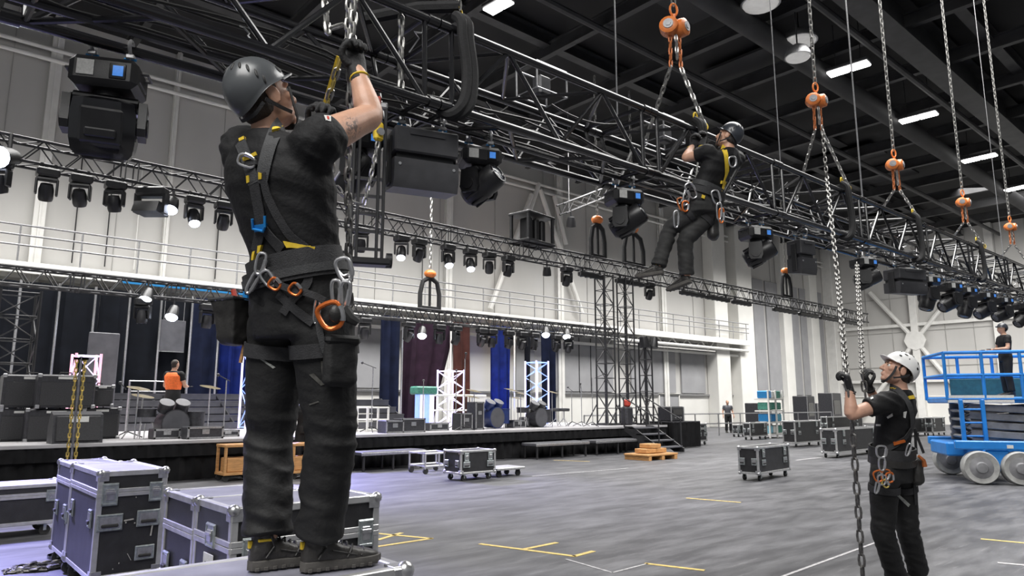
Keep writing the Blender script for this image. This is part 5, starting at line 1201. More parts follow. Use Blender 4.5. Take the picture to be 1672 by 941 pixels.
def helmet(par, T, loc, m, sc=(.101, .122, .121), vents='slots', peak=True, lamp=None, detail=True):
    a, b, c = sc; T = T @ Matrix.Rotation(math.radians(9), 4, 'X'); M = Matrix.Translation(-V(loc)) @ T; N = 40
    def pt(th, ph, k=1.): return M @ V((a * k * math.cos(th) * math.sin(ph), -.012 + b * k * math.sin(th) * math.sin(ph), .040 + c * k * math.cos(ph)))
    def pm(th): s = math.sin(th); return math.radians(95 + (22 if s < 0 else -7) * abs(s) ** 1.5 - 3 * math.exp(-((math.cos(th)) ** 2 - 1) ** 2 * 6) )
    rings = [[pt(2 * PI * i / N, max(.01, pm(2 * PI * i / N) * j / 14)) for i in range(N)] for j in range(15)]
    rings += [[pt(2 * PI * i / N, pm(2 * PI * i / N) + .02, 1.02) for i in range(N)], [pt(2 * PI * i / N, pm(2 * PI * i / N) + .03, .97) for i in range(N)]] + [[pt(2 * PI * i / N, max(.01, pm(2 * PI * i / N) * j / 6), .93) for i in range(N)] for j in (6, 4, 2, 0)]
    h = MB().loft(rings).build('helmet', m, par, 50)
    if peak:
        top = []; bot = []
        n = 13
        for i in range(n):
            th = math.radians(90 + (i - 6) * 9.5); e = math.cos((i - 6) / 6 * PI / 2) ** .6
            p = pt(th, pm(th), 1.0); q = M @ V((a * 1.02 * math.cos(th), -.012 + b * math.sin(th) + .042 * e, .040 + c * math.cos(pm(th)) - .004 + .006 * e)); top.append((p, q))
        R_ = []
        u = (M.to_3x3() @ V((0, 0, 1))).normalized()
        for p, q in top: R_.append([p + u * .004, q + u * .002, q - u * .003, p - u * .006])
        MB().loft(R_).build('peak', m, h)
    if vents and detail:
        def vent(th, ph, w, hh, rot=0):
            th = math.radians(th); ph = math.radians(ph); p = pt(th, ph, 1.0); n = (pt(th, ph, 1.1) - p).normalized(); u = (pt(th + .05, ph) - pt(th - .05, ph)).normalized(); v = n.cross(u)
            u, v = u * math.cos(rot) + v * math.sin(rot), v * math.cos(rot) - u * math.sin(rot); rr_ = Matrix((u, v, n)).transposed()
            MB().ball(p, (w, hh, .0035), 12, 6, rr_).build('vent', 'vent', h)
        for s in (-1, 1):
            f = lambda th: 90 + s * (th - 90)
            if vents == 'slots':
                for th, ph, w in ((-62, 30, .018), (-36, 36, .018), (-22, 50, .019), (-14, 66, .019), (-8, 81, .016)): vent(f(th) , ph, w, .0055, s * 1.25)
                vent(f(42), 74, .014, .016)
            else:
                for th, ph, w, hh, ro in ((38, 62, .013, .009, .5), (25, 44, .016, .009, .3), (5, 58, .005, .007, 0), (60, 36, .007, .005, 0), (40, 27, .007, .004, 0), (10, 24, .007, .004, 0), (-20, 26, .009, .004, .4), (-42, 50, .006, .014, 0), (-38, 74, .012, .010, .3)): vent(f(th), ph, w, hh, ro * s)
    return h
def chin_strap(par, T, loc, m='webbing'):
    M = Matrix.Translation(-V(loc)) @ T; mb = MB(); g = lambda x, y, z: M @ V((x, y, z)); n3 = M.to_3x3()
    for s in (-1, 1):
        for pts in (((s * .094, .050, .012), (s * .082, .050, -.045), (s * .050, .062, -.102), (0, .066, -.122)), ((s * .090, -.060, -.010), (s * .086, -.01, -.050), (s * .074, .035, -.075)), ((s * .088, -.07, -.02), (s * .05, -.094, -.045), (0, -.103, -.05))):
            q, _r = cr([g(*p) for p in pts], [0] * len(pts), 4); ctr = g(0, 0, -.03)
            mb.ribbon(q, [(p - ctr).normalized() for p in q], .017 if pts[0][1] > 0 else .013, .003)
    o = mb.build('chin_strap', m, par); MB().ball(g(.0, .068, -.118), (.02, .012, .012)).build('chin_cup', 'rubber', o); return o
def boot(par, loc, heel, f, up, m='boot', k=1., yellow=True):
    f = f.normalized(); up = (up - f * up.dot(f)).normalized(); r = f.cross(up); c = lambda x, y, z: V(heel) - V(loc) + r * (x * k) + f * (y * k) + up * (z * k)
    mb = MB(); rg = []
    for y, hw, h in ((-.006, .020, .085), (.004, .034, .105), (.03, .040, .118), (.07, .041, .120), (.11, .042, .108), (.15, .045, .090), (.20, .050, .074), (.245, .050, .064), (.28, .042, .056), (.302, .022, .045)):
        rg.append([c(hw * math.copysign(abs(math.cos(t)) ** .75, math.cos(t)), y, .022 + (h - .02) * (.5 + .5 * math.copysign(abs(math.sin(t)) ** .7, math.sin(t)))) for t in [i * 2 * PI / 16 for i in range(16)]])
    mb.loft(rg); mb.tube([c(0, .05, .07), c(0, .048, .12), c(0, .043, .165)], [.046 * k, .048 * k, .047 * k], 14)
    me = remesh(mb, .006 * k, 3, lambda p: .0022 * noise.noise(p * 45)); me.materials.append(MT[m]); me.polygons.foreach_set('use_smooth', [True] * len(me.polygons))
    b = bpy.data.objects.new('boot', me); COL.objects.link(b); b.parent = par
    out = [(-.030, .0), (-.041, .03), (-.042, .09), (-.043, .14), (-.052, .20), (-.053, .25), (-.044, .29), (-.022, .312), (.022, .312), (.044, .29), (.053, .25), (.052, .20), (.043, .14), (.042, .09), (.041, .03), (.030, 0.0), (0, -.012)]
    z = lambda y: .004 + .012 * max(0, (y - .22) / .09) ** 2
    s = MB().loft([[c(x * .96, y, z(y)) for x, y in out], [c(x * 1.03, y, z(y) + .012) for x, y in out], [c(x * 1.0, y, .034 + z(y) * .4) for x, y in out], [c(x * .9, y, .040) for x, y in out]])
    for i in range(9):
        for e in (-1, 1):
            y = .015 + i * .034; hw = .044 + (.010 if .17 < y < .26 else 0) - (.014 if y > .27 else 0); s.box(c(e * hw, y, .010), (.006 * k, .017 * k, .014 * k), Matrix((r, f, up)).transposed(), .002)
    s = s.build('sole', 'sole', b, 30)
    t2 = MB()
    for e in (-1, 1): t2.tube([c(e * .047, .16, .045), c(e * .046, .175, .072), c(e * .030, .185, .090)], .0035, 5).tube([c(e * .046, .045, .05), c(e * .046, .075, .09), c(e * .047, .06, .13)], .0035, 5).tube([c(e * .050, .20, .05), c(e * .047, .16, .06), c(e * .044, .10, .075)], .003, 5)
    t2.tube([c(-.050, .215, .046), c(-.03, .235, .066), c(0, .24, .070), c(.03, .235, .066), c(.050, .215, .046)], .003, 5); t2.build('seam', 'leather', b)
    l = MB()
    for i in range(5):
        y = .10 + i * .022; h = .116 - i * .0105
        l.tube([c(-.026, y, h - .008), c(0, y + .010, h + .006), c(.026, y, h - .008)], .003, 5).tube([c(.026, y, h - .008), c(0, y + .006, h + .007), c(-.026, y + .02, h - .012)], .003, 5)
    l.build('laces', 'rubber', b)
    if yellow: [MB().box(c(*q), dd, Matrix((r, f, up)).transposed(), .002).build('heel_tab', 'yellow_web', b) for q, dd in (((0, -.004, .098), (.016, .016, .026)), ((.041, .040, .116), (.012, .05, .010)), ((-.041, .040, .116), (.012, .05, .010)))]
    return b
def torso_rings(rows, n=20, grow=0.):
    """rows: (centre, right vector, half width, half depth)"""
    out = []
    for c, r, a, b in rows:
        r = r.normalized(); f = V((0, 0, 1)).cross(r).normalized(); out.append([c + r * ((a + grow) * math.copysign(abs(math.cos(t)) ** .85, math.cos(t))) + f * ((b + grow) * math.copysign(abs(math.sin(t)) ** .9, math.sin(t))) for t in [i * 2 * PI / n for i in range(n)]])
    return out
def person(lab, J, o):
    """J: joints in the hall; o: build options. Returns root and parts"""
    loc = V(o['root']); t = thing('person', lab, 'person', loc, group=o.get('group')); k = o.get('k', 1.); vx = o.get('vox', .006); fine = o.get('fine', True)
    hipr = (J['hip_r'] - J['hip_l']); shr = J['sh_r'] - J['sh_l']; hr = V((hipr.x, hipr.y, 0)).normalized(); sr = V((shr.x, shr.y, 0)).normalized(); mr = (hr + sr).normalized()
    pel = (J['hip_r'] + J['hip_l']) / 2; shc = (J['sh_r'] + J['sh_l']) / 2; nb = J['neck']; W_ = o.get('build', 1.) * k
    up = (shc - pel).normalized(); sf = V((0, 0, 1)).cross(sr).normalized()
    L = (nb - pel).length; at = lambda u: J['waist'] * (2 * u * (1 - u)) * 2 * .5 + pel * (1 - u) ** 2 + nb * u * u if False else (pel.lerp(J['waist'], u / .38) if u < .38 else J['waist'].lerp(nb, (u - .38) / .62))
    rows = [(at(0) - up * .03, hr, .150 * W_, .115 * W_), (at(.08), hr, .168 * W_, .125 * W_), (at(.24), hr, .160 * W_, .118 * W_), (at(.40), mr, .150 * W_, .108 * W_), (at(.58), sr, .168 * W_, .118 * W_), (at(.74), sr, .190 * W_, .125 * W_), (at(.86), sr, .186 * W_, .108 * W_), (at(.95), sr, .125 * W_, .080 * W_), (at(1.0), sr, .066 * W_, .062 * W_)]
    # skin: head, neck, arms, trunk, legs in one surface
    T = o['head']; b = MB(); b.loft(torso_rings(rows)); head_shape(b, T, k)
    hc = T @ V((0, -.022 * k, -.035 * k)); limb(b, [nb - up * .05 * k, nb.lerp(hc, .5), hc], [.066 * k, .057 * k, .058 * k])
    if fine: limb(b, [T @ V((s * .0, .02, -.06)) for s in (0, 1)] , [.05 * k, .04 * k], sub=1)
    for s in 'lr':
        S_, E_, Wr = J['sh_' + s], J['el_' + s], J['wr_' + s]; m1 = S_.lerp(E_, .5); m2 = E_.lerp(Wr, .3); ek = o.get('arm', 1.) * k
        limb(b, [S_, S_.lerp(E_, .35), S_.lerp(E_, .75), E_, E_.lerp(Wr, .28), E_.lerp(Wr, .65), Wr], [.060 * ek, .056 * ek, .048 * ek, .043 * ek, .046 * ek, .036 * ek, .028 * ek])
        limb(b, [J['hip_' + s], J['kn_' + s], J['an_' + s]], [.085 * k, .056 * k, .042 * k])
    body = place(remesh(b, vx, 2), 'body', o.get('skin', 'skin'), t, loc)
    # shirt
    b = MB(); b.loft(torso_rings(rows[1:], grow=.012 * k))
    for s in 'lr':
        S_, E_ = J['sh_' + s], J['el_' + s]; e = o.get('sleeve', .56); ch = at(.80) + (S_ - shc) * .55
        limb(b, [ch, S_, S_.lerp(E_, e * .6)], [.085 * W_, .080 * W_, .072 * W_], sub=4)
        d = (E_ - S_).normalized(); b.tube([S_.lerp(E_, e * .3), S_.lerp(E_, e * .7), S_.lerp(E_, e)], [.074 * W_, .073 * W_, .074 * W_], 16)
    zs = [(at(.40), .14), (J['sh_r'], .14), (J['sh_l'], .14)]
    shirt = place(remesh(b, o.get('cvox', .008), 2, fold_fn(.34, .012 * k, 6, 10, 7, zs) if fine else None), 'shirt', o.get('shirt', 'tshirt'), t, loc)
    # trousers
    b = MB(); b.loft(torso_rings([(at(.02) - up * .06, hr, .145 * W_, .125 * W_)] + rows[1:3] + [(at(.30), hr, .158 * W_, .118 * W_)], grow=.014 * k)); kl = o.get('legw', 1.) * k
    zs = []
    for s in 'lr':
        H_, K_, A_ = J['hip_' + s], J['kn_' + s], J['an_' + s]
        q = [H_ + up * .02, H_.lerp(K_, .35), H_.lerp(K_, .72), K_, K_.lerp(A_, .35), K_.lerp(A_, .72), A_]
        qq, rq = cr([V(p) for p in q], [.108 * kl, .104 * kl, .092 * kl, .085 * kl, .083 * kl, .080 * kl, .083 * kl], 4); b.tube(qq, rq, 18); b.ball(qq[0], rq[0], 14, 8); zs += [(K_, .14), (A_ + V((0, 0, .06)), .16), (H_, .10)]
    trous = place(remesh(b, o.get('cvox', .008), 2, fold_fn(.22, .011 * k, 7, 13, 7, zs) if fine else None), 'trousers', o.get('trouser', 'trouser'), t, loc)
    # hands in gloves, boots, hair
    for s in 'lr':
        if o.get('hand_' + s):
            dz, dx, cu = o['hand_' + s]; b = MB(); hand_shape(b, J['wr_' + s], dz, dx, k * o.get('hk', 1.06), cu)
            g = place(remesh(b, o.get('gvox', .0038), 1, (lambda p: .0009 * noise.noise(p * 90)) if fine else None), 'glove' if o.get('glove', True) else 'hand', 'glove' if o.get('glove', True) else o.get('skin', 'skin'), t, loc)
            if fine and o.get('glove', True):
                wq = J['wr_' + s] - loc; u = dz.normalized(); p, q = perp(u); MB().tube([wq - u * .035 + (p * math.cos(a) + q * math.sin(a)) * .035 * k for a in [i * PI / 8 for i in range(16)]], .0055, 6, True).build('cuff', 'yellow_web' if o.get('ycuff') else 'webbing', g)
        hl, fd, bu = o['boot_' + s]; boot(t, loc, hl, fd, bu, k=k * o.get('bk', 1.), yellow=fine and o.get('ybt', True))
    b = MB(); Rm = T.to_3x3().normalized(); b.ball(T @ V((0, -.020, .040) ) , (.0785 * k, .096 * k, .088 * k), 20, 12, Rm); b.ball(T @ V((0, -.045 * k, -.03 * k)), (.066 * k, .062 * k, .055 * k), 16, 10, Rm)
    place(remesh(b, max(.006, vx), 1, lambda p: .0012 * noise.noise(p * 120)), 'hair', 'hair', t, loc)
    return dict(t=t, loc=loc, body=body, shirt=shirt, trous=trous, at=at, hr=hr, sr=sr, up=up, T=T, k=k, pel=pel)
def bvh_of(P, names=('body', 'shirt', 'trous')):
    vs = []; fs = []
    for n in names:
        me = P[n].data; k = len(vs); vs += [v.co + P['loc'] for v in me.vertices]; fs += [tuple(i + k for i in p.vertices) for p in me.polygons]
    return BVHTree.FromPolygons(vs, fs)
def strap_px(P, bv, pts, w, name, m, par=None, off=.004, t=.004, step=7):
    """webbing laid on the clothes along what the photograph shows"""
    Q = []
    for (x0, y0), (x1, y1) in zip(pts, pts[1:]):
        n = max(1, int(math.hypot(x1 - x0, y1 - y0) / step))
        Q += [(x0 + (x1 - x0) * i / n, y0 + (y1 - y0) * i / n) for i in range(n)]
    Q.append(pts[-1]); A = []; N_ = []
    for x, y in Q:
        d = ray(x, y).normalized(); h = bv.ray_cast(CAM, d)
        if h[0] is None or (A and (h[0] - A[-1]).length > .25): continue
        A.append(h[0] + h[1] * off); N_.append(h[1])
    if len(A) < 2: return None
    for _ in range(3):
        A = [A[0]] + [(A[i - 1] + A[i] * 2 + A[i + 1]) / 4 for i in range(1, len(A) - 1)] + [A[-1]]; N_ = [N_[0]] + [(N_[i - 1] + N_[i] * 2 + N_[i + 1]).normalized() for i in range(1, len(A) - 1)] + [N_[-1]]
    return MB().ribbon([a - P['loc'] for a in A], N_, w, t).build(name, m, par or P['t'])
def loop_strap(P, bv, c, nrm, w, name, m, par=None, off=.005, t=.005, rad=.6, n=48, sm=3):
    u, v = perp(nrm); A = []; N_ = []
    for i in range(n):
        a = 2 * PI * i / n; d = u * math.cos(a) + v * math.sin(a); h = bv.ray_cast(c + d * rad, -d, rad)
        if h[0] is None: continue
        A.append(h[0] + d * off); N_.append(d)
    for _ in range(sm): A = [(A[i - 1] + A[i] * 2 + A[(i + 1) % len(A)]) / 4 for i in range(len(A))]
    A.append(A[0]); N_.append(N_[0]); return MB().ribbon([a - P['loc'] for a in A], N_, w, t).build(name, m, par or P['t'])
def guide_strap(P, bv, pts, w, name, m, par=None, off=.005, t=.004, sub=8):
    q, _ = cr(pts, [0] * len(pts), sub); A = []; N_ = []
    for p in q:
        h = bv.find_nearest(p); n = h[1]
        if n.dot(p - P['pel'].lerp(P['at'](.8), .5)) < 0 and False: n = -n
        A.append(h[0] + n * off); N_.append(n)
    for _ in range(2): A = [A[0]] + [(A[i - 1] + A[i] * 2 + A[i + 1]) / 4 for i in range(1, len(A) - 1)] + [A[-1]]
    return MB().ribbon([a - P['loc'] for a in A], N_, w, t).build(name, m, par or P['t'])
def hit(bv, x, y, off=.01):
    h = bv.ray_cast(CAM, ray(x, y).normalized()); return (h[0] + h[1] * off, h[1]) if h[0] is not None else (None, None)
def carabiner(P, bv, x, y, ln, w, m, ang=0, wire=.0055, off=.014, name='carabiner', D=None, par=None):
    """oval snap hook hanging flat against the clothes at a photograph point; ang turns it in the picture"""
    p, n = hit(bv, x, y, off) if D is None else (dep(x, y, D), -FW)
    if p is None: return None
    n = -FW; u = RT * math.sin(ang) - UP * math.cos(ang); v = n.cross(u); ring = []
    for i in range(20):
        a = 2 * PI * i / 20; ring.append(p - P['loc'] + u * (math.copysign(abs(math.cos(a)) ** .7, math.cos(a)) * ln / 2) + v * (math.copysign(abs(math.sin(a)) ** .7, math.sin(a)) * w / 2 * (1 - .18 * math.cos(a))))
    c = MB().tube(ring, wire, 8, True).build(name, m, par or P['t']); q = ring[3:7]; MB().tube(q, wire * 1.45, 8).build('gate', 'steel', c); return c
def patch_px(P, bv, quad, name, m, off=.0025, nu=5, nv=5, label=None, par=None):
    g = []; ok = True
    for i in range(nu):
        for j in range(nv):
            u, v = i / (nu - 1), j / (nv - 1); x = (quad[0][0] * (1 - u) + quad[1][0] * u) * (1 - v) + (quad[3][0] * (1 - u) + quad[2][0] * u) * v; y = (quad[0][1] * (1 - u) + quad[1][1] * u) * (1 - v) + (quad[3][1] * (1 - u) + quad[2][1] * u) * v
            p, n = hit(bv, x, y, off)
            if p is None: return None
            g.append((p, n))
    mb = MB(); vs = [p - P['loc'] for p, n in g] + [p - P['loc'] - n * (off + .002) for p, n in g]; K = nu * nv; fs = []
    for i in range(nu - 1):
        for j in range(nv - 1):
            a = i * nv + j; q = (a, a + 1, a + nv + 1, a + nv); fs += [q, tuple(K + z for z in q[::-1])]
    edge = [i * nv for i in range(nu)] + [(nu - 1) * nv + j for j in range(1, nv)] + [i * nv + nv - 1 for i in range(nu - 2, -1, -1)] + [j for j in range(nv - 2, 0, -1)]
    for a, b_ in zip(edge, edge[1:] + edge[:1]): fs.append((a, b_, K + b_, K + a))
    return mb.add(vs, fs).build(name, m, par or P['t'], label=label)
def headT(c, phi, pitch, roll=0):
    f, r = facing(phi); u = V((0, 0, 1)); p = math.radians(pitch); f2 = f * math.cos(p) + u * math.sin(p); u2 = u * math.cos(p) - f * math.sin(p); a = math.radians(roll)
    r2 = r * math.cos(a) + u2 * math.sin(a); u3 = u2 * math.cos(a) - r * math.sin(a); return frameM(c, r2, f2, u3)
Z = V((0, 0, 1))
# ------------------------------------------------------------------ 1: the big worker on the case
ff, fr = facing(54)
J = dict(hip_r=dep(527, 535, 2.545), hip_l=dep(457, 537, 2.665), waist=dep(483, 430, 2.61), neck=dep(440, 222, 2.60), sh_r=dep(520, 230, 2.50), sh_l=dep(399, 244, 2.70),
         el_r=dep(604, 190, 2.74), wr_r=dep(584, 118, 2.82), el_l=dep(452, 275, 2.98), wr_l=dep(518, 220, 3.02),
         kn_r=dep(541, 715, 2.53), kn_l=dep(440, 715, 2.66), an_r=dep(522, 880, 2.56), an_l=dep(433, 884, 2.66))
hl_r = onZ(494, 935, hs + .004); hl_l = onZ(408, 933, hs + .004)
f1, _ = facing(56); f2, _ = facing(54)
J['an_r'] = hl_r + f1 * .052 + Z * .118; J['an_l'] = hl_l + f2 * .052 + Z * .118
P1 = person('worker in grey helmet and harness standing on a case, arm raised, biggest figure', J, dict(root=onZ(470, 930, hs + .004), head=headT(dep(433, 163, 2.595), 42, 30), build=1.12, arm=1.16, legw=1.06, sleeve=.20, vox=.0055, cvox=.008,
      hand_r=(dep(571, 76, 2.88) - J['wr_r'], -RT * .8 - HF * .5, (60, 75, 50)), hand_l=(dep(532, 192, 3.05) - J['wr_l'], -UP * .2 - RT, (60, 75, 50)), hk=1.12, ycuff=True,
      boot_r=(hl_r, f1, Z), boot_l=(hl_l, f2, Z), bk=.92, trouser='trouser'))
bv = bvh_of(P1); H1 = helmet(P1['t'], P1['T'], P1['loc'], 'helmet_grey'); chin_strap(P1['t'], P1['T'], P1['loc'])
har = P1['t']
strap_px(P1, bv, [(457, 203), (447, 225), (437, 254), (431, 285), (428, 300)], .052, 'shoulder_strap', 'webbing_grey')
strap_px(P1, bv, [(394, 232), (402, 252), (410, 275), (416, 300)], .048, 'shoulder_strap', 'webbing_grey')
strap_px(P1, bv, [(416, 296), (420, 318), (425, 345), (428, 368), (424, 392), (418, 412)], .046, 'back_strap', 'webbing')
strap_px(P1, bv, [(430, 283), (437, 318), (452, 350), (474, 386), (500, 405)], .030, 'back_strap', 'webbing')
strap_px(P1, bv, [(428, 366), (440, 384), (462, 408)], .040, 'back_strap', 'webbing')
MB().ribbon([hit(bv, 403, 262, .012)[0] - P1['loc'], hit(bv, 412, 260, .016)[0] - P1['loc'], hit(bv, 424, 252, .014)[0] - P1['loc']], [-FW] * 3, .012, .006).build('dorsal_loop', 'yellow_web', har)
carabiner(P1, bv, 411, 266, .062, .040, 'steel', 1.2, .005, .022, 'dorsal_ring'); patch_px(P1, bv, [(404, 262), (420, 258), (423, 270), (406, 273)], 'dorsal_pad', 'webbing', .014)
for q in ([(446, 208), (459, 206), (455, 213), (444, 216)], [(393, 228), (401, 224), (402, 229), (394, 233)], [(425, 282), (430, 284), (430, 292), (425, 293)], [(405, 288), (409, 287), (410, 297), (406, 299)]): patch_px(P1, bv, q, 'stitch_tab', 'yellow_web', .010, 3, 3)
patch_px(P1, bv, [(464, 394), (514, 403), (512, 410), (470, 404)], 'waist_pad_panel', 'yellow_web', .010, 7, 3); patch_px(P1, bv, [(424, 402), (430, 400), (427, 413), (423, 414)], 'stitch_tab', 'yellow_web', .010, 3, 3); patch_px(P1, bv, [(416, 411), (420, 409), (417, 424), (414, 424)], 'stitch_tab', 'yellow_web', .010, 3, 3)
for x, y, a in ((418, 362, .15), (437, 360, .15)): pass
q = [hit(bv, x, y, .016)[0] - P1['loc'] for x, y in ((418, 358), (419, 372), (435, 376), (438, 370), (438, 352))]
MB().tube(q, .005, 6).build('buckle', 'buckle_blue', har, label='bright blue buckle on the back strap'); patch_px(P1, bv, [(419, 367), (437, 365), (436, 376), (420, 378)], 'buckle_plate', 'buckle_blue', .012, 3, 3)
bc = P1['at'](.305); bn = (P1['up'] + P1['sr'] * -.10).normalized()
belt = loop_strap(P1, bv, bc, bn, .062, 'waist_belt', 'webbing', off=.012, t=.009, rad=.27); loop_strap(P1, bv, bc + bn * .045, bn, .06, 'waist_pad', 'webbing', off=.008, t=.006, rad=.27)
loop_strap(P1, bv, bc - bn * .002, bn, .030, 'belt_webbing', 'webbing_grey', off=.022, t=.004, rad=.27)
for s in 'lr':
    c = J['hip_' + s].lerp(J['kn_' + s], .20); n = (J['kn_' + s] - J['hip_' + s]).normalized(); loop_strap(P1, bv, c, n, .05, 'leg_loop', 'webbing', rad=.17, off=.008, t=.006, sm=5)
strap_px(P1, bv, [(500, 430), (506, 460), (470, 500), (463, 512)], .03, 'back_strap', 'webbing'); strap_px(P1, bv, [(455, 480), (490, 512), (512, 528)], .03, 'back_strap', 'webbing')
# tools and hooks on the belt
carabiner(P1, bv, 440, 432, .075, .030, 'steel', -.25, .0055, .04); carabiner(P1, bv, 427, 462, .085, .022, 'steel', -.5, .0055, .035); carabiner(P1, bv, 450, 456, .062, .034, 'steel', .6, .005, .035)
L_ = strap_px(P1, bv, [(452, 458), (470, 470), (488, 476), (508, 482), (526, 494)], .024, 'lanyard', 'webbing', off=.026)
for x, y in ((459, 465), (486, 475)): carabiner(P1, bv, x, y, .040, .036, 'carabiner_orange', .9, .0045, .034, 'lanyard_buckle')
carabiner(P1, bv, 548, 438, .066, .050, 'steel', .4, .006, .034, 'belt_ring'); carabiner(P1, bv, 562, 440, .082, .050, 'steel', .3, .0065, None, D=2.46); carabiner(P1, bv, 549, 480, .095, .030, 'steel', .05, .0065, None, D=2.42); carabiner(P1, bv, 562, 482, .095, .032, 'steel', -.15, .0065, None, D=2.42)
carabiner(P1, bv, 540, 516, .088, .078, 'carabiner_orange', .4, .0085, None, D=2.40); MB().ball(dep(549, 512, 2.40) - P1['loc'], (.028, .022, .032)).build('ascender', 'leather', har); MB().tube([dep(560, 505, 2.42) - P1['loc'], dep(572, 520, 2.42) - P1['loc'], dep(584, 527, 2.43) - P1['loc']], [.022, .020, .014], 8).build('grip_handle', 'rubber', har)
carabiner(P1, bv, 517, 508, .085, .016, 'steel', -.1, .0045, None, D=2.43)
for pts in ([(519, 516), (522, 540), (531, 575)], [(557, 520), (560, 545), (565, 575)], [(380, 520), (386, 545), (391, 575)]): strap_px(P1, bv, pts, .022, 'hanging_strap', 'webbing_grey', off=.016)
# tool pouch, thigh pocket and marks on the trousers
c = dep(386, 528, 2.68) - P1['loc']; fx, rx = facing(30); R3 = Matrix((rx, fx, Z)).transposed()
b = MB().loft([[c + R3 @ V((x * a, y * a, z)) for x, y in ((-.055, -.06), (.055, -.06), (.06, .05), (-.06, .05))] for a, z in ((.62, -.085), (.85, -.06), (1.0, .02), (1.25, .085))]); pouch = place(remesh(b, .006, 3, lambda p: .004 * noise.noise(p * 25)), 'tool_pouch', 'leather', har, (0, 0, 0))
MB().tube([c + R3 @ V((x * 1.25, y * 1.25, .086)) for x, y in ((-.055, -.06), (.055, -.06), (.06, .05), (-.06, .05))], .006, 6, True).build('rim', 'webbing_grey', pouch)
MB().cyl(c + V((.0, 0, .06)), c + RT * -.02 + V((0, 0, .13)), .010, n=8).build('tool_handle', 'paint_red', pouch); MB().cyl(c + RT * .03 + V((0, 0, .06)), c + RT * .03 + V((0, 0, .125)), .012, n=8).build('tool_handle', 'buckle_blue', pouch); MB().cyl(c + RT * .035 + V((0, 0, -.08)), c + RT * .025 + V((0, 0, -.15)), .007, n=6).build('tool_shaft', 'wood', pouch)
h, n = hit(bv, 553, 592, .012); b = MB(); uu = n.cross(Z).normalized(); R3 = Matrix((uu, n, Z)).transposed(); b.box(h - P1['loc'], (.125, .05, .17), R3, .018)
pk = place(remesh(b, .006, 3, lambda p: .004 * noise.noise(p * 22)), 'thigh_pocket', 'trouser', har, (0, 0, 0)); MB().box(h - P1['loc'] + Z * .078 + n * .006, (.13, .05, .035), R3, .012).build('pocket_flap', 'trouser', pk)
for q in ([(505, 612), (512, 610), (530, 628), (524, 630)], [(524, 590), (527, 589), (529, 612), (526, 612)], [(505, 660), (520, 655), (521, 657), (506, 662)]): patch_px(P1, bv, q, 'dust_mark', 'dust', .0025, 3, 4)
patch_px(P1, bv, [(416, 580), (424, 583), (450, 600), (446, 602)], 'dust_mark', 'rope', .003, 3, 4)
patch_px(P1, bv, [(529, 189), (540, 190), (540, 199), (532, 197)], 'sleeve_patch', 'label_white', .003, 4, 4, 'small white sleeve patch with a red mark'); patch_px(P1, bv, [(533, 191), (537, 192), (537, 196), (534, 196)], 'patch_mark', 'paint_red', .005, 3, 3)
# tattoo: dark ink in the skin of the upper arm
ms = MT['skin'].copy(); ms.name = 'skin_inked'; nt = ms.node_tree; bs = nt.nodes['Principled BSDF']; tc = nt.nodes.new('ShaderNodeTexCoord')
hp, _n = hit(bv, 577, 207, 0); vm = nt.nodes.new('ShaderNodeVectorMath'); vm.operation = 'DISTANCE'; vm.inputs[1].default_value = hp - P1['loc']; nt.links.new(tc.outputs['Object'], vm.inputs[0])
nz = nt.nodes.new('ShaderNodeTexNoise'); nz.inputs['Scale'].default_value = 42; nz.inputs['Detail'].default_value = 3; nz.inputs['Distortion'].default_value = 1.6; nt.links.new(tc.outputs['Object'], nz.inputs['Vector'])
m1 = nt.nodes.new('ShaderNodeMapRange'); m1.inputs[1].default_value = .055; m1.inputs[2].default_value = .030; nt.links.new(vm.outputs['Value'], m1.inputs[0])
m2 = nt.nodes.new('ShaderNodeMapRange'); m2.inputs[1].default_value = .47; m2.inputs[2].default_value = .56; nt.links.new(nz.outputs[0], m2.inputs[0])
mu = nt.nodes.new('ShaderNodeMath'); mu.operation = 'MULTIPLY'; nt.links.new(m1.outputs[0], mu.inputs[0]); nt.links.new(m2.outputs[0], mu.inputs[1])
mm = nt.nodes.new('ShaderNodeMath'); mm.operation = 'MULTIPLY'; mm.inputs[1].default_value = .72; nt.links.new(mu.outputs[0], mm.inputs[0])
old = bs.inputs['Base Color'].links[0].from_socket; mx = nt.nodes.new('ShaderNodeMixRGB'); mx.inputs[2].default_value = (.045, .042, .045, 1); nt.links.new(mm.outputs[0], mx.inputs[0]); nt.links.new(old, mx.inputs[1]); nt.links.new(mx.outputs[0], bs.inputs['Base Color'])
P1['body'].data.materials[0] = ms
# ------------------------------------------------------------------ 2: the worker hanging at the truss
D2 = 7.05
J = dict(hip_r=dep(1161, 345, D2 - .02), hip_l=dep(1139, 340, D2 - .06), waist=dep(1153, 308, D2 - .06), neck=dep(1190, 244, D2 - .06), sh_r=dep(1204, 258, D2 + .10), sh_l=dep(1157, 249, D2 - .14),
         el_l=dep(1120, 258, D2 - .02), wr_l=dep(1130, 239, D2 + .15), el_r=dep(1172, 268, D2 + .34), wr_r=dep(1146, 236, D2 + .38),
         kn_l=dep(1094, 374, D2 + .06), kn_r=dep(1119, 393, D2 + .0), an_l=dep(1079, 434, D2 - .04), an_r=dep(1123, 446, D2 - .02))
fl, _ = facing(-75); fr_, _ = facing(-45)
for q_, h_x, f_x in (('l', dep(1083, 448, D2 - .03), fl), ('r', dep(1128, 462, D2 - .06), fr_)): J['an_' + q_] = h_x + f_x * .045 + Z * .085
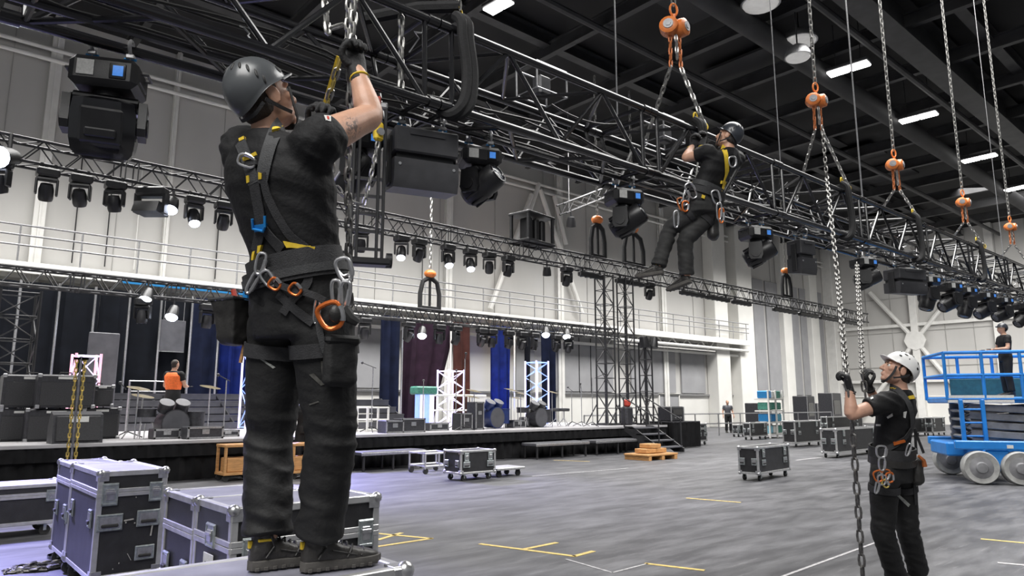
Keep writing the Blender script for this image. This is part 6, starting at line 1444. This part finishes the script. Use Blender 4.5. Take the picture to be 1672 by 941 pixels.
P2 = person('worker in dark helmet and yellow trimmed harness hanging on front of the truss', J, dict(root=dep(1130, 450, D2), head=headT(dep(1189, 224, D2 - .04), -58, 26), build=1.0, legw=.92, vox=.009, cvox=.011, gvox=.006,
      hand_l=(dep(1137, 225, D2 + .2) - J['wr_l'], -RT - HF * .3, (50, 70, 50)), hand_r=(dep(1146, 222, D2 + .42) - J['wr_r'], -RT, (50, 70, 50)), hk=1.1, ycuff=True,
      boot_l=(dep(1083, 448, D2 - .03), fl - Z * .12, Z), boot_r=(dep(1128, 462, D2 - .06), fr_ - Z * .25, Z), bk=.9, trouser='trouser_dusty', ybt=True))
bv = bvh_of(P2); helmet(P2['t'], P2['T'], P2['loc'], 'helmet_navy'); chin_strap(P2['t'], P2['T'], P2['loc']); har = P2['t']
strap_px(P2, bv, [(1180, 240), (1184, 250), (1186, 268), (1186, 285), (1180, 303), (1178, 316)], .05, 'shoulder_strap', 'yellow_web', step=3, off=.008); strap_px(P2, bv, [(1200, 247), (1197, 265), (1191, 280), (1184, 296)], .045, 'shoulder_strap', 'webbing', step=3, off=.010)
strap_px(P2, bv, [(1142, 268), (1137, 282), (1133, 300)], .045, 'side_strap', 'yellow_web', step=3, off=.008)
carabiner(P2, bv, 1192, 264, .10, .07, 'steel', .1, .008, .03, 'dorsal_ring')
bc = P2['at'](.30); bn = P2['up']; loop_strap(P2, bv, bc, bn, .085, 'waist_belt', 'webbing', off=.014, t=.01, rad=.27); loop_strap(P2, bv, bc + bn * .05, bn, .05, 'waist_pad', 'webbing_grey', off=.010, t=.008, rad=.27)
for s in 'lr':
    c = J['hip_' + s].lerp(J['kn_' + s], .25); loop_strap(P2, bv, c, (J['kn_' + s] - J['hip_' + s]).normalized(), .05, 'leg_loop', 'webbing', rad=.15, off=.008, sm=5)
for q in ([(1148, 306), (1161, 307), (1160, 311), (1148, 310)], [(1146, 318), (1151, 320), (1150, 325), (1145, 323)], [(1177, 295), (1184, 296), (1183, 300), (1176, 300)]): patch_px(P2, bv, q, 'stitch_tab', 'yellow_web', .016, 3, 3)
for x, y, l, w, m, a in ((1133, 312, .16, .08, 'steel', .5), (1126, 326, .14, .06, 'steel', -.2), (1117, 338, .13, .06, 'rust_orange', .3), (1165, 323, .14, .07, 'steel', .3), (1105, 344, .16, .05, 'chain_brass', .2), (1122, 340, .10, .06, 'carabiner_orange', 0)):
    carabiner(P2, bv, x, y, l, w, m, a, .0085, .04)
for x, y, l, m in ((1174, 345, .16, 'steel'), (1178, 352, .14, 'carabiner_orange'), (1104, 358, .16, 'steel')): carabiner(P2, bv, x, y, l, .045, m, 0, .008, None, D=D2 - .25)
p0 = dep(1164, 372, D2 + .02) - P2['loc']; b = MB().box(p0, (.16, .12, .26), Rz(.4), .04); place(remesh(b, .014, 3, lambda p: .01 * noise.noise(p * 12)), 'gear_bag', 'leather', har, (0, 0, 0)); strap_px(P2, bv, [(1176, 322), (1172, 345), (1165, 365)], .03, 'bag_strap', 'webbing', step=3, off=.01)
st = s_at(1140, 0, TH); lan = MB().tube(catenary(P2['at'](.4) - P2['loc'] + facing(-50)[0] * .14, TP(st, -.03, TH) - P2['loc'], .06, 10), .009, 6).build('lanyard', 'rope', har)
# ------------------------------------------------------------------ 3: the worker in the white helmet
D3 = 5.40
J = dict(hip_l=dep(1444, 778, D3 - .10), hip_r=dep(1470, 776, D3 + .08), waist=dep(1456, 722, D3 - .01), neck=dep(1469, 637, D3), sh_l=dep(1452, 655, D3 - .20), sh_r=dep(1474, 650, D3 + .18),
         el_l=dep(1390, 677, D3 - .26), wr_l=dep(1387, 634, D3 - .22), el_r=dep(1440, 676, D3 + .26), wr_r=dep(1418, 630, D3 + .16),
         kn_l=dep(1442, 868, D3 - .10), kn_r=dep(1483, 866, D3 + .10), an_l=dep(1467, 948, D3 - .06), an_r=dep(1505, 942, D3 + .14))
fl, _ = facing(-95); fr_, _ = facing(-60)
hl = onZ(1474, 972, .004); hr_ = onZ(1511, 962, .004)
J['an_l'] = hl + V((0, 0, .13)) + fl * .04; J['an_r'] = hr_ + V((0, 0, .13)) + fr_ * .04
P3 = person('worker in white helmet pulling hanging chains at right, looking up', J, dict(root=onZ(1490, 967, .004), head=headT(dep(1465, 606, D3), -84, 25), build=1.0, legw=.96, vox=.006, cvox=.010, gvox=.0045, skin='skin_pale',
      hand_l=(dep(1382, 612, D3 - .22) - J['wr_l'], RT * .4 - HF * -.8, (60, 75, 50)), hand_r=(dep(1408, 606, D3 + .14) - J['wr_r'], -RT * .2 - HF * .8, (60, 75, 50)), hk=1.08,
      boot_l=(hl, fl, Z), boot_r=(hr_, fr_, Z)))
bv = bvh_of(P3); helmet(P3['t'], P3['T'], P3['loc'], 'helmet_white', vents='holes', sc=(.106, .130, .120)); chin_strap(P3['t'], P3['T'], P3['loc']); har = P3['t']
for s in (-1, 1):
    e = P3['T'] @ V((s * .032, .079, .008)) - P3['loc']; q = MB().ball(e, .0125, 12, 8).build('eye', 'eye_white', har); MB().ball(e + (P3['T'].to_3x3() @ V((s * .002, .0095, .002))), .006, 10, 6).build('iris', 'iris', q)
    MB().tube([P3['T'] @ V((s * .016, .095, .028)) - P3['loc'], P3['T'] @ V((s * .034, .092, .033)) - P3['loc'], P3['T'] @ V((s * .052, .076, .027)) - P3['loc']], [.003, .004, .002], 6).build('eyebrow', 'hair', har)
strap_px(P3, bv, [(1455, 632), (1466, 638), (1478, 652), (1486, 668), (1488, 690), (1486, 710)], .05, 'shoulder_strap', 'webbing_grey', step=3, off=.008); strap_px(P3, bv, [(1486, 700), (1478, 714), (1462, 726), (1440, 738)], .04, 'back_strap', 'webbing', step=3, off=.008); strap_px(P3, bv, [(1423, 700), (1421, 716), (1425, 735)], .03, 'front_strap', 'webbing', step=3, off=.008)
patch_px(P3, bv, [(1455, 633), (1463, 633), (1468, 637), (1460, 637)], 'stitch_tab', 'yellow_web', .014, 3, 3); patch_px(P3, bv, [(1482, 648), (1489, 646), (1491, 652), (1484, 653)], 'stitch_tab', 'yellow_web', .014, 3, 3)
patch_px(P3, bv, [(1484, 700), (1492, 700), (1491, 706), (1485, 707)], 'buckle', 'buckle_blue', .016, 3, 3)
patch_px(P3, bv, [(1420, 648), (1425, 646), (1426, 651), (1422, 653)], 'sleeve_print', 'label_white', .004, 3, 3); patch_px(P3, bv, [(1448, 681), (1457, 675), (1458, 679), (1450, 684)], 'shirt_print', 'label_white', .004, 3, 3, 'pale smudge printed on the shirt'); patch_px(P3, bv, [(1475, 673), (1480, 672), (1478, 683), (1475, 682)], 'shirt_print', 'label_white', .004, 3, 3); patch_px(P3, bv, [(1431, 693), (1438, 693), (1438, 696), (1431, 696)], 'shirt_print', 'label_white', .004, 3, 3)
bc = P3['at'](.26); bn = P3['up']; loop_strap(P3, bv, bc, bn, .095, 'waist_belt', 'webbing', off=.012, t=.012, rad=.27); loop_strap(P3, bv, bc - bn * .055, bn, .05, 'tool_belt', 'leather', off=.014, t=.010, rad=.27)
patch_px(P3, bv, [(1458, 722), (1474, 717), (1474, 722), (1459, 727)], 'belt_label', 'carabiner_orange', .022, 3, 3)
for s in 'lr':
    c = J['hip_' + s].lerp(J['kn_' + s], .22); loop_strap(P3, bv, c, (J['kn_' + s] - J['hip_' + s]).normalized(), .05, 'leg_loop', 'webbing', rad=.15, off=.008, sm=5)
DC = D3 - .34
carabiner(P3, bv, 1439, 738, .085, .07, 'steel', 0, .0075, None, 'belt_ring', DC); carabiner(P3, bv, 1440, 758, .095, .045, 'steel', 0, .0065, None, 'carabiner', DC); carabiner(P3, bv, 1483, 735, .09, .028, 'steel', -.3, .005, None, 'carabiner', DC + .02)
for x, y, l, w, m, a in ((1434, 778, .08, .06, 'carabiner_orange', .3), (1446, 776, .08, .055, 'rust_orange', -.3), (1440, 784, .07, .06, 'steel', 0), (1453, 780, .07, .05, 'carabiner_orange', .2), (1432, 796, .09, .025, 'steel', -.2), (1446, 790, .06, .04, 'chain_brass', .5)): carabiner(P3, bv, x, y, l, w, m, a, .006, None, 'carabiner', DC)
MB().ball(dep(1440, 780, DC + .05) - P3['loc'], (.035, .035, .045)).build('pulley', 'leather', har)
p0 = dep(1496, 770, D3 - .04) - P3['loc']; b = MB().box(p0, (.09, .10, .22), Rz(.5), .03); place(remesh(b, .010, 3, lambda p: .006 * noise.noise(p * 16)), 'tool_pouch', 'leather', har, (0, 0, 0)); MB().tube([dep(1500, 745, D3 - .1) - P3['loc'], dep(1508, 752, D3 - .1) - P3['loc'], dep(1510, 762, D3 - .1) - P3['loc']], [.012, .014, .018], 8).build('hammer_handle', 'rust_orange', har)
for pts in (((1493, 700), (1500, 720), (1508, 740)), ((1494, 705), (1495, 725), (1496, 742))): MB().ribbon([dep(x, y, D3 + .02) - P3['loc'] for x, y in pts], [-FW] * 3, .02, .004).build('hanging_strap', 'webbing', har)
strap_px(P3, bv, [(1418, 790), (1418, 815), (1417, 825)], .02, 'hanging_strap', 'webbing', step=3, off=.01); strap_px(P3, bv, [(1491, 790), (1493, 810), (1494, 824)], .03, 'hanging_strap', 'webbing', step=3, off=.01)
patch_px(P3, bv, [(1457, 803), (1462, 802), (1486, 824), (1483, 828)], 'dust_mark', 'rope', .004, 3, 4)
# his two chains
d2 = (TP(s_at(1336, .3), .3, TH) - CAM).dot(FW)
hang_chain('long steel chain held in the white helmeted worker\'s nearer glove', [dep(1342, 205, d2 - .6), dep(1350, 290, d2 - 1.), dep(1367, 450, 7.4), dep(1383, 618, D3 - .24), dep(1391, 690, D3 - .24)], .078, .0082, 'chain_mid')
hang_chain('dark chain hanging from the nearer glove down to the floor', [dep(1391, 690, D3 - .24), dep(1399, 800, D3 - .24), dep(1409, 945, D3 - .24)], .082, .0085, 'chain_dark')
hang_chain('second steel chain held in the white helmeted worker\'s farther glove', [dep(1399, 430, 9.0), dep(1405, 540, 6.8), dep(1409, 612, D3 + .12), dep(1416, 672, D3 + .12)], .078, .0080, 'chain_mid')
# ------------------------------------------------------------------ small figures
def stand(P, phi, Ht, arms='down'):
    """plain standing joints for a figure of height Ht"""
    f, r = facing(phi); k = Ht / 1.80; q = lambda x, y, z: V(P) + r * (x * k) + f * (y * k) + Z * (z * k); J = {}
    for s, n in ((1, 'r'), (-1, 'l')):
        J['hip_' + n] = q(s * .09, 0, .93); J['kn_' + n] = q(s * .11, .03, .5); J['an_' + n] = q(s * .12, 0, .12); J['sh_' + n] = q(s * .19, -.01, 1.44)
        if arms == 'down': J['el_' + n] = q(s * .27, -.02, 1.15); J['wr_' + n] = q(s * .29, .1, .92)
        elif arms == 'work': J['el_' + n] = q(s * .27, .05, 1.16); J['wr_' + n] = q(s * .16, .32, 1.15)
    J['waist'] = q(0, 0, 1.10); J['neck'] = q(0, -.02, 1.52); return J, q, k, f
def extra(lab, P, phi, Ht, arms, top, hat=None, group=None, glove=True):
    J, q, k, f = stand(P, phi, Ht, arms); T = headT(q(0, .01, 1.66), phi, 0)
    o = dict(root=P, head=T, k=k, vox=.016, cvox=.016, gvox=.012, fine=False, shirt=top, glove=glove, boot_l=(q(-.12, -.07, 0), f, Z), boot_r=(q(.12, -.07, 0), f, Z), hand_l=(f * .4 - Z if arms == 'down' else f, f, (20, 30, 20)), hand_r=(f * .4 - Z if arms == 'down' else f, f, (20, 30, 20)))
    R_ = person(lab, J, o)
    if hat: helmet(R_['t'], R_['T'] @ Matrix.Scale(k, 4), R_['loc'], hat, detail=False)
    return R_
e_ = extra('person in orange vest standing on the stage in front of the riser', onZ(277, 711, STZ), 12, 1.70, 'work', 'tshirt')
b = MB()
extra('person in dark shirt with lanyard standing in the distance by far wall', onZ(1190, 707, 0), 180, 1.66, 'down', 'riser_grey', None, glove=False)
extra('person in dark clothes and orange helmet seen between big worker\'s legs', onZ(494, 776, 0), 175, 1.72, 'work', 'tshirt', 'hoist_orange')
lt, lP, llf, lwf, lxl, lzd, lzr, lp0, lp1, lWB = LIFT
q_ = lP + llf * along(lP + lwf * (lp0 + .35) + V((0, 0, lzd + .9)), llf, 1641) + lwf * (lp0 + .35) + V((0, 0, lzd + .065))
extra('person in black leaning over the scissor lift platform', q_, -80, 1.42, 'work', 'tshirt', 'helmet_navy')
# orange vest worn by the stage figure
me = e_['shirt'].data; b = MB()
c0 = e_['at'](.62); R3 = Matrix((e_['sr'], Z.cross(e_['sr']), Z)).transposed()
b.loft(torso_rings([(e_['at'](.30), e_['hr'], .172, .13), (e_['at'](.55), e_['sr'], .19, .14), (e_['at'](.80), e_['sr'], .215, .145), (e_['at'](.93), e_['sr'], .15, .11)])); v_ = place(remesh(b, .016, 2), 'safety_vest', 'orange_vest', e_['t'], e_['loc'])
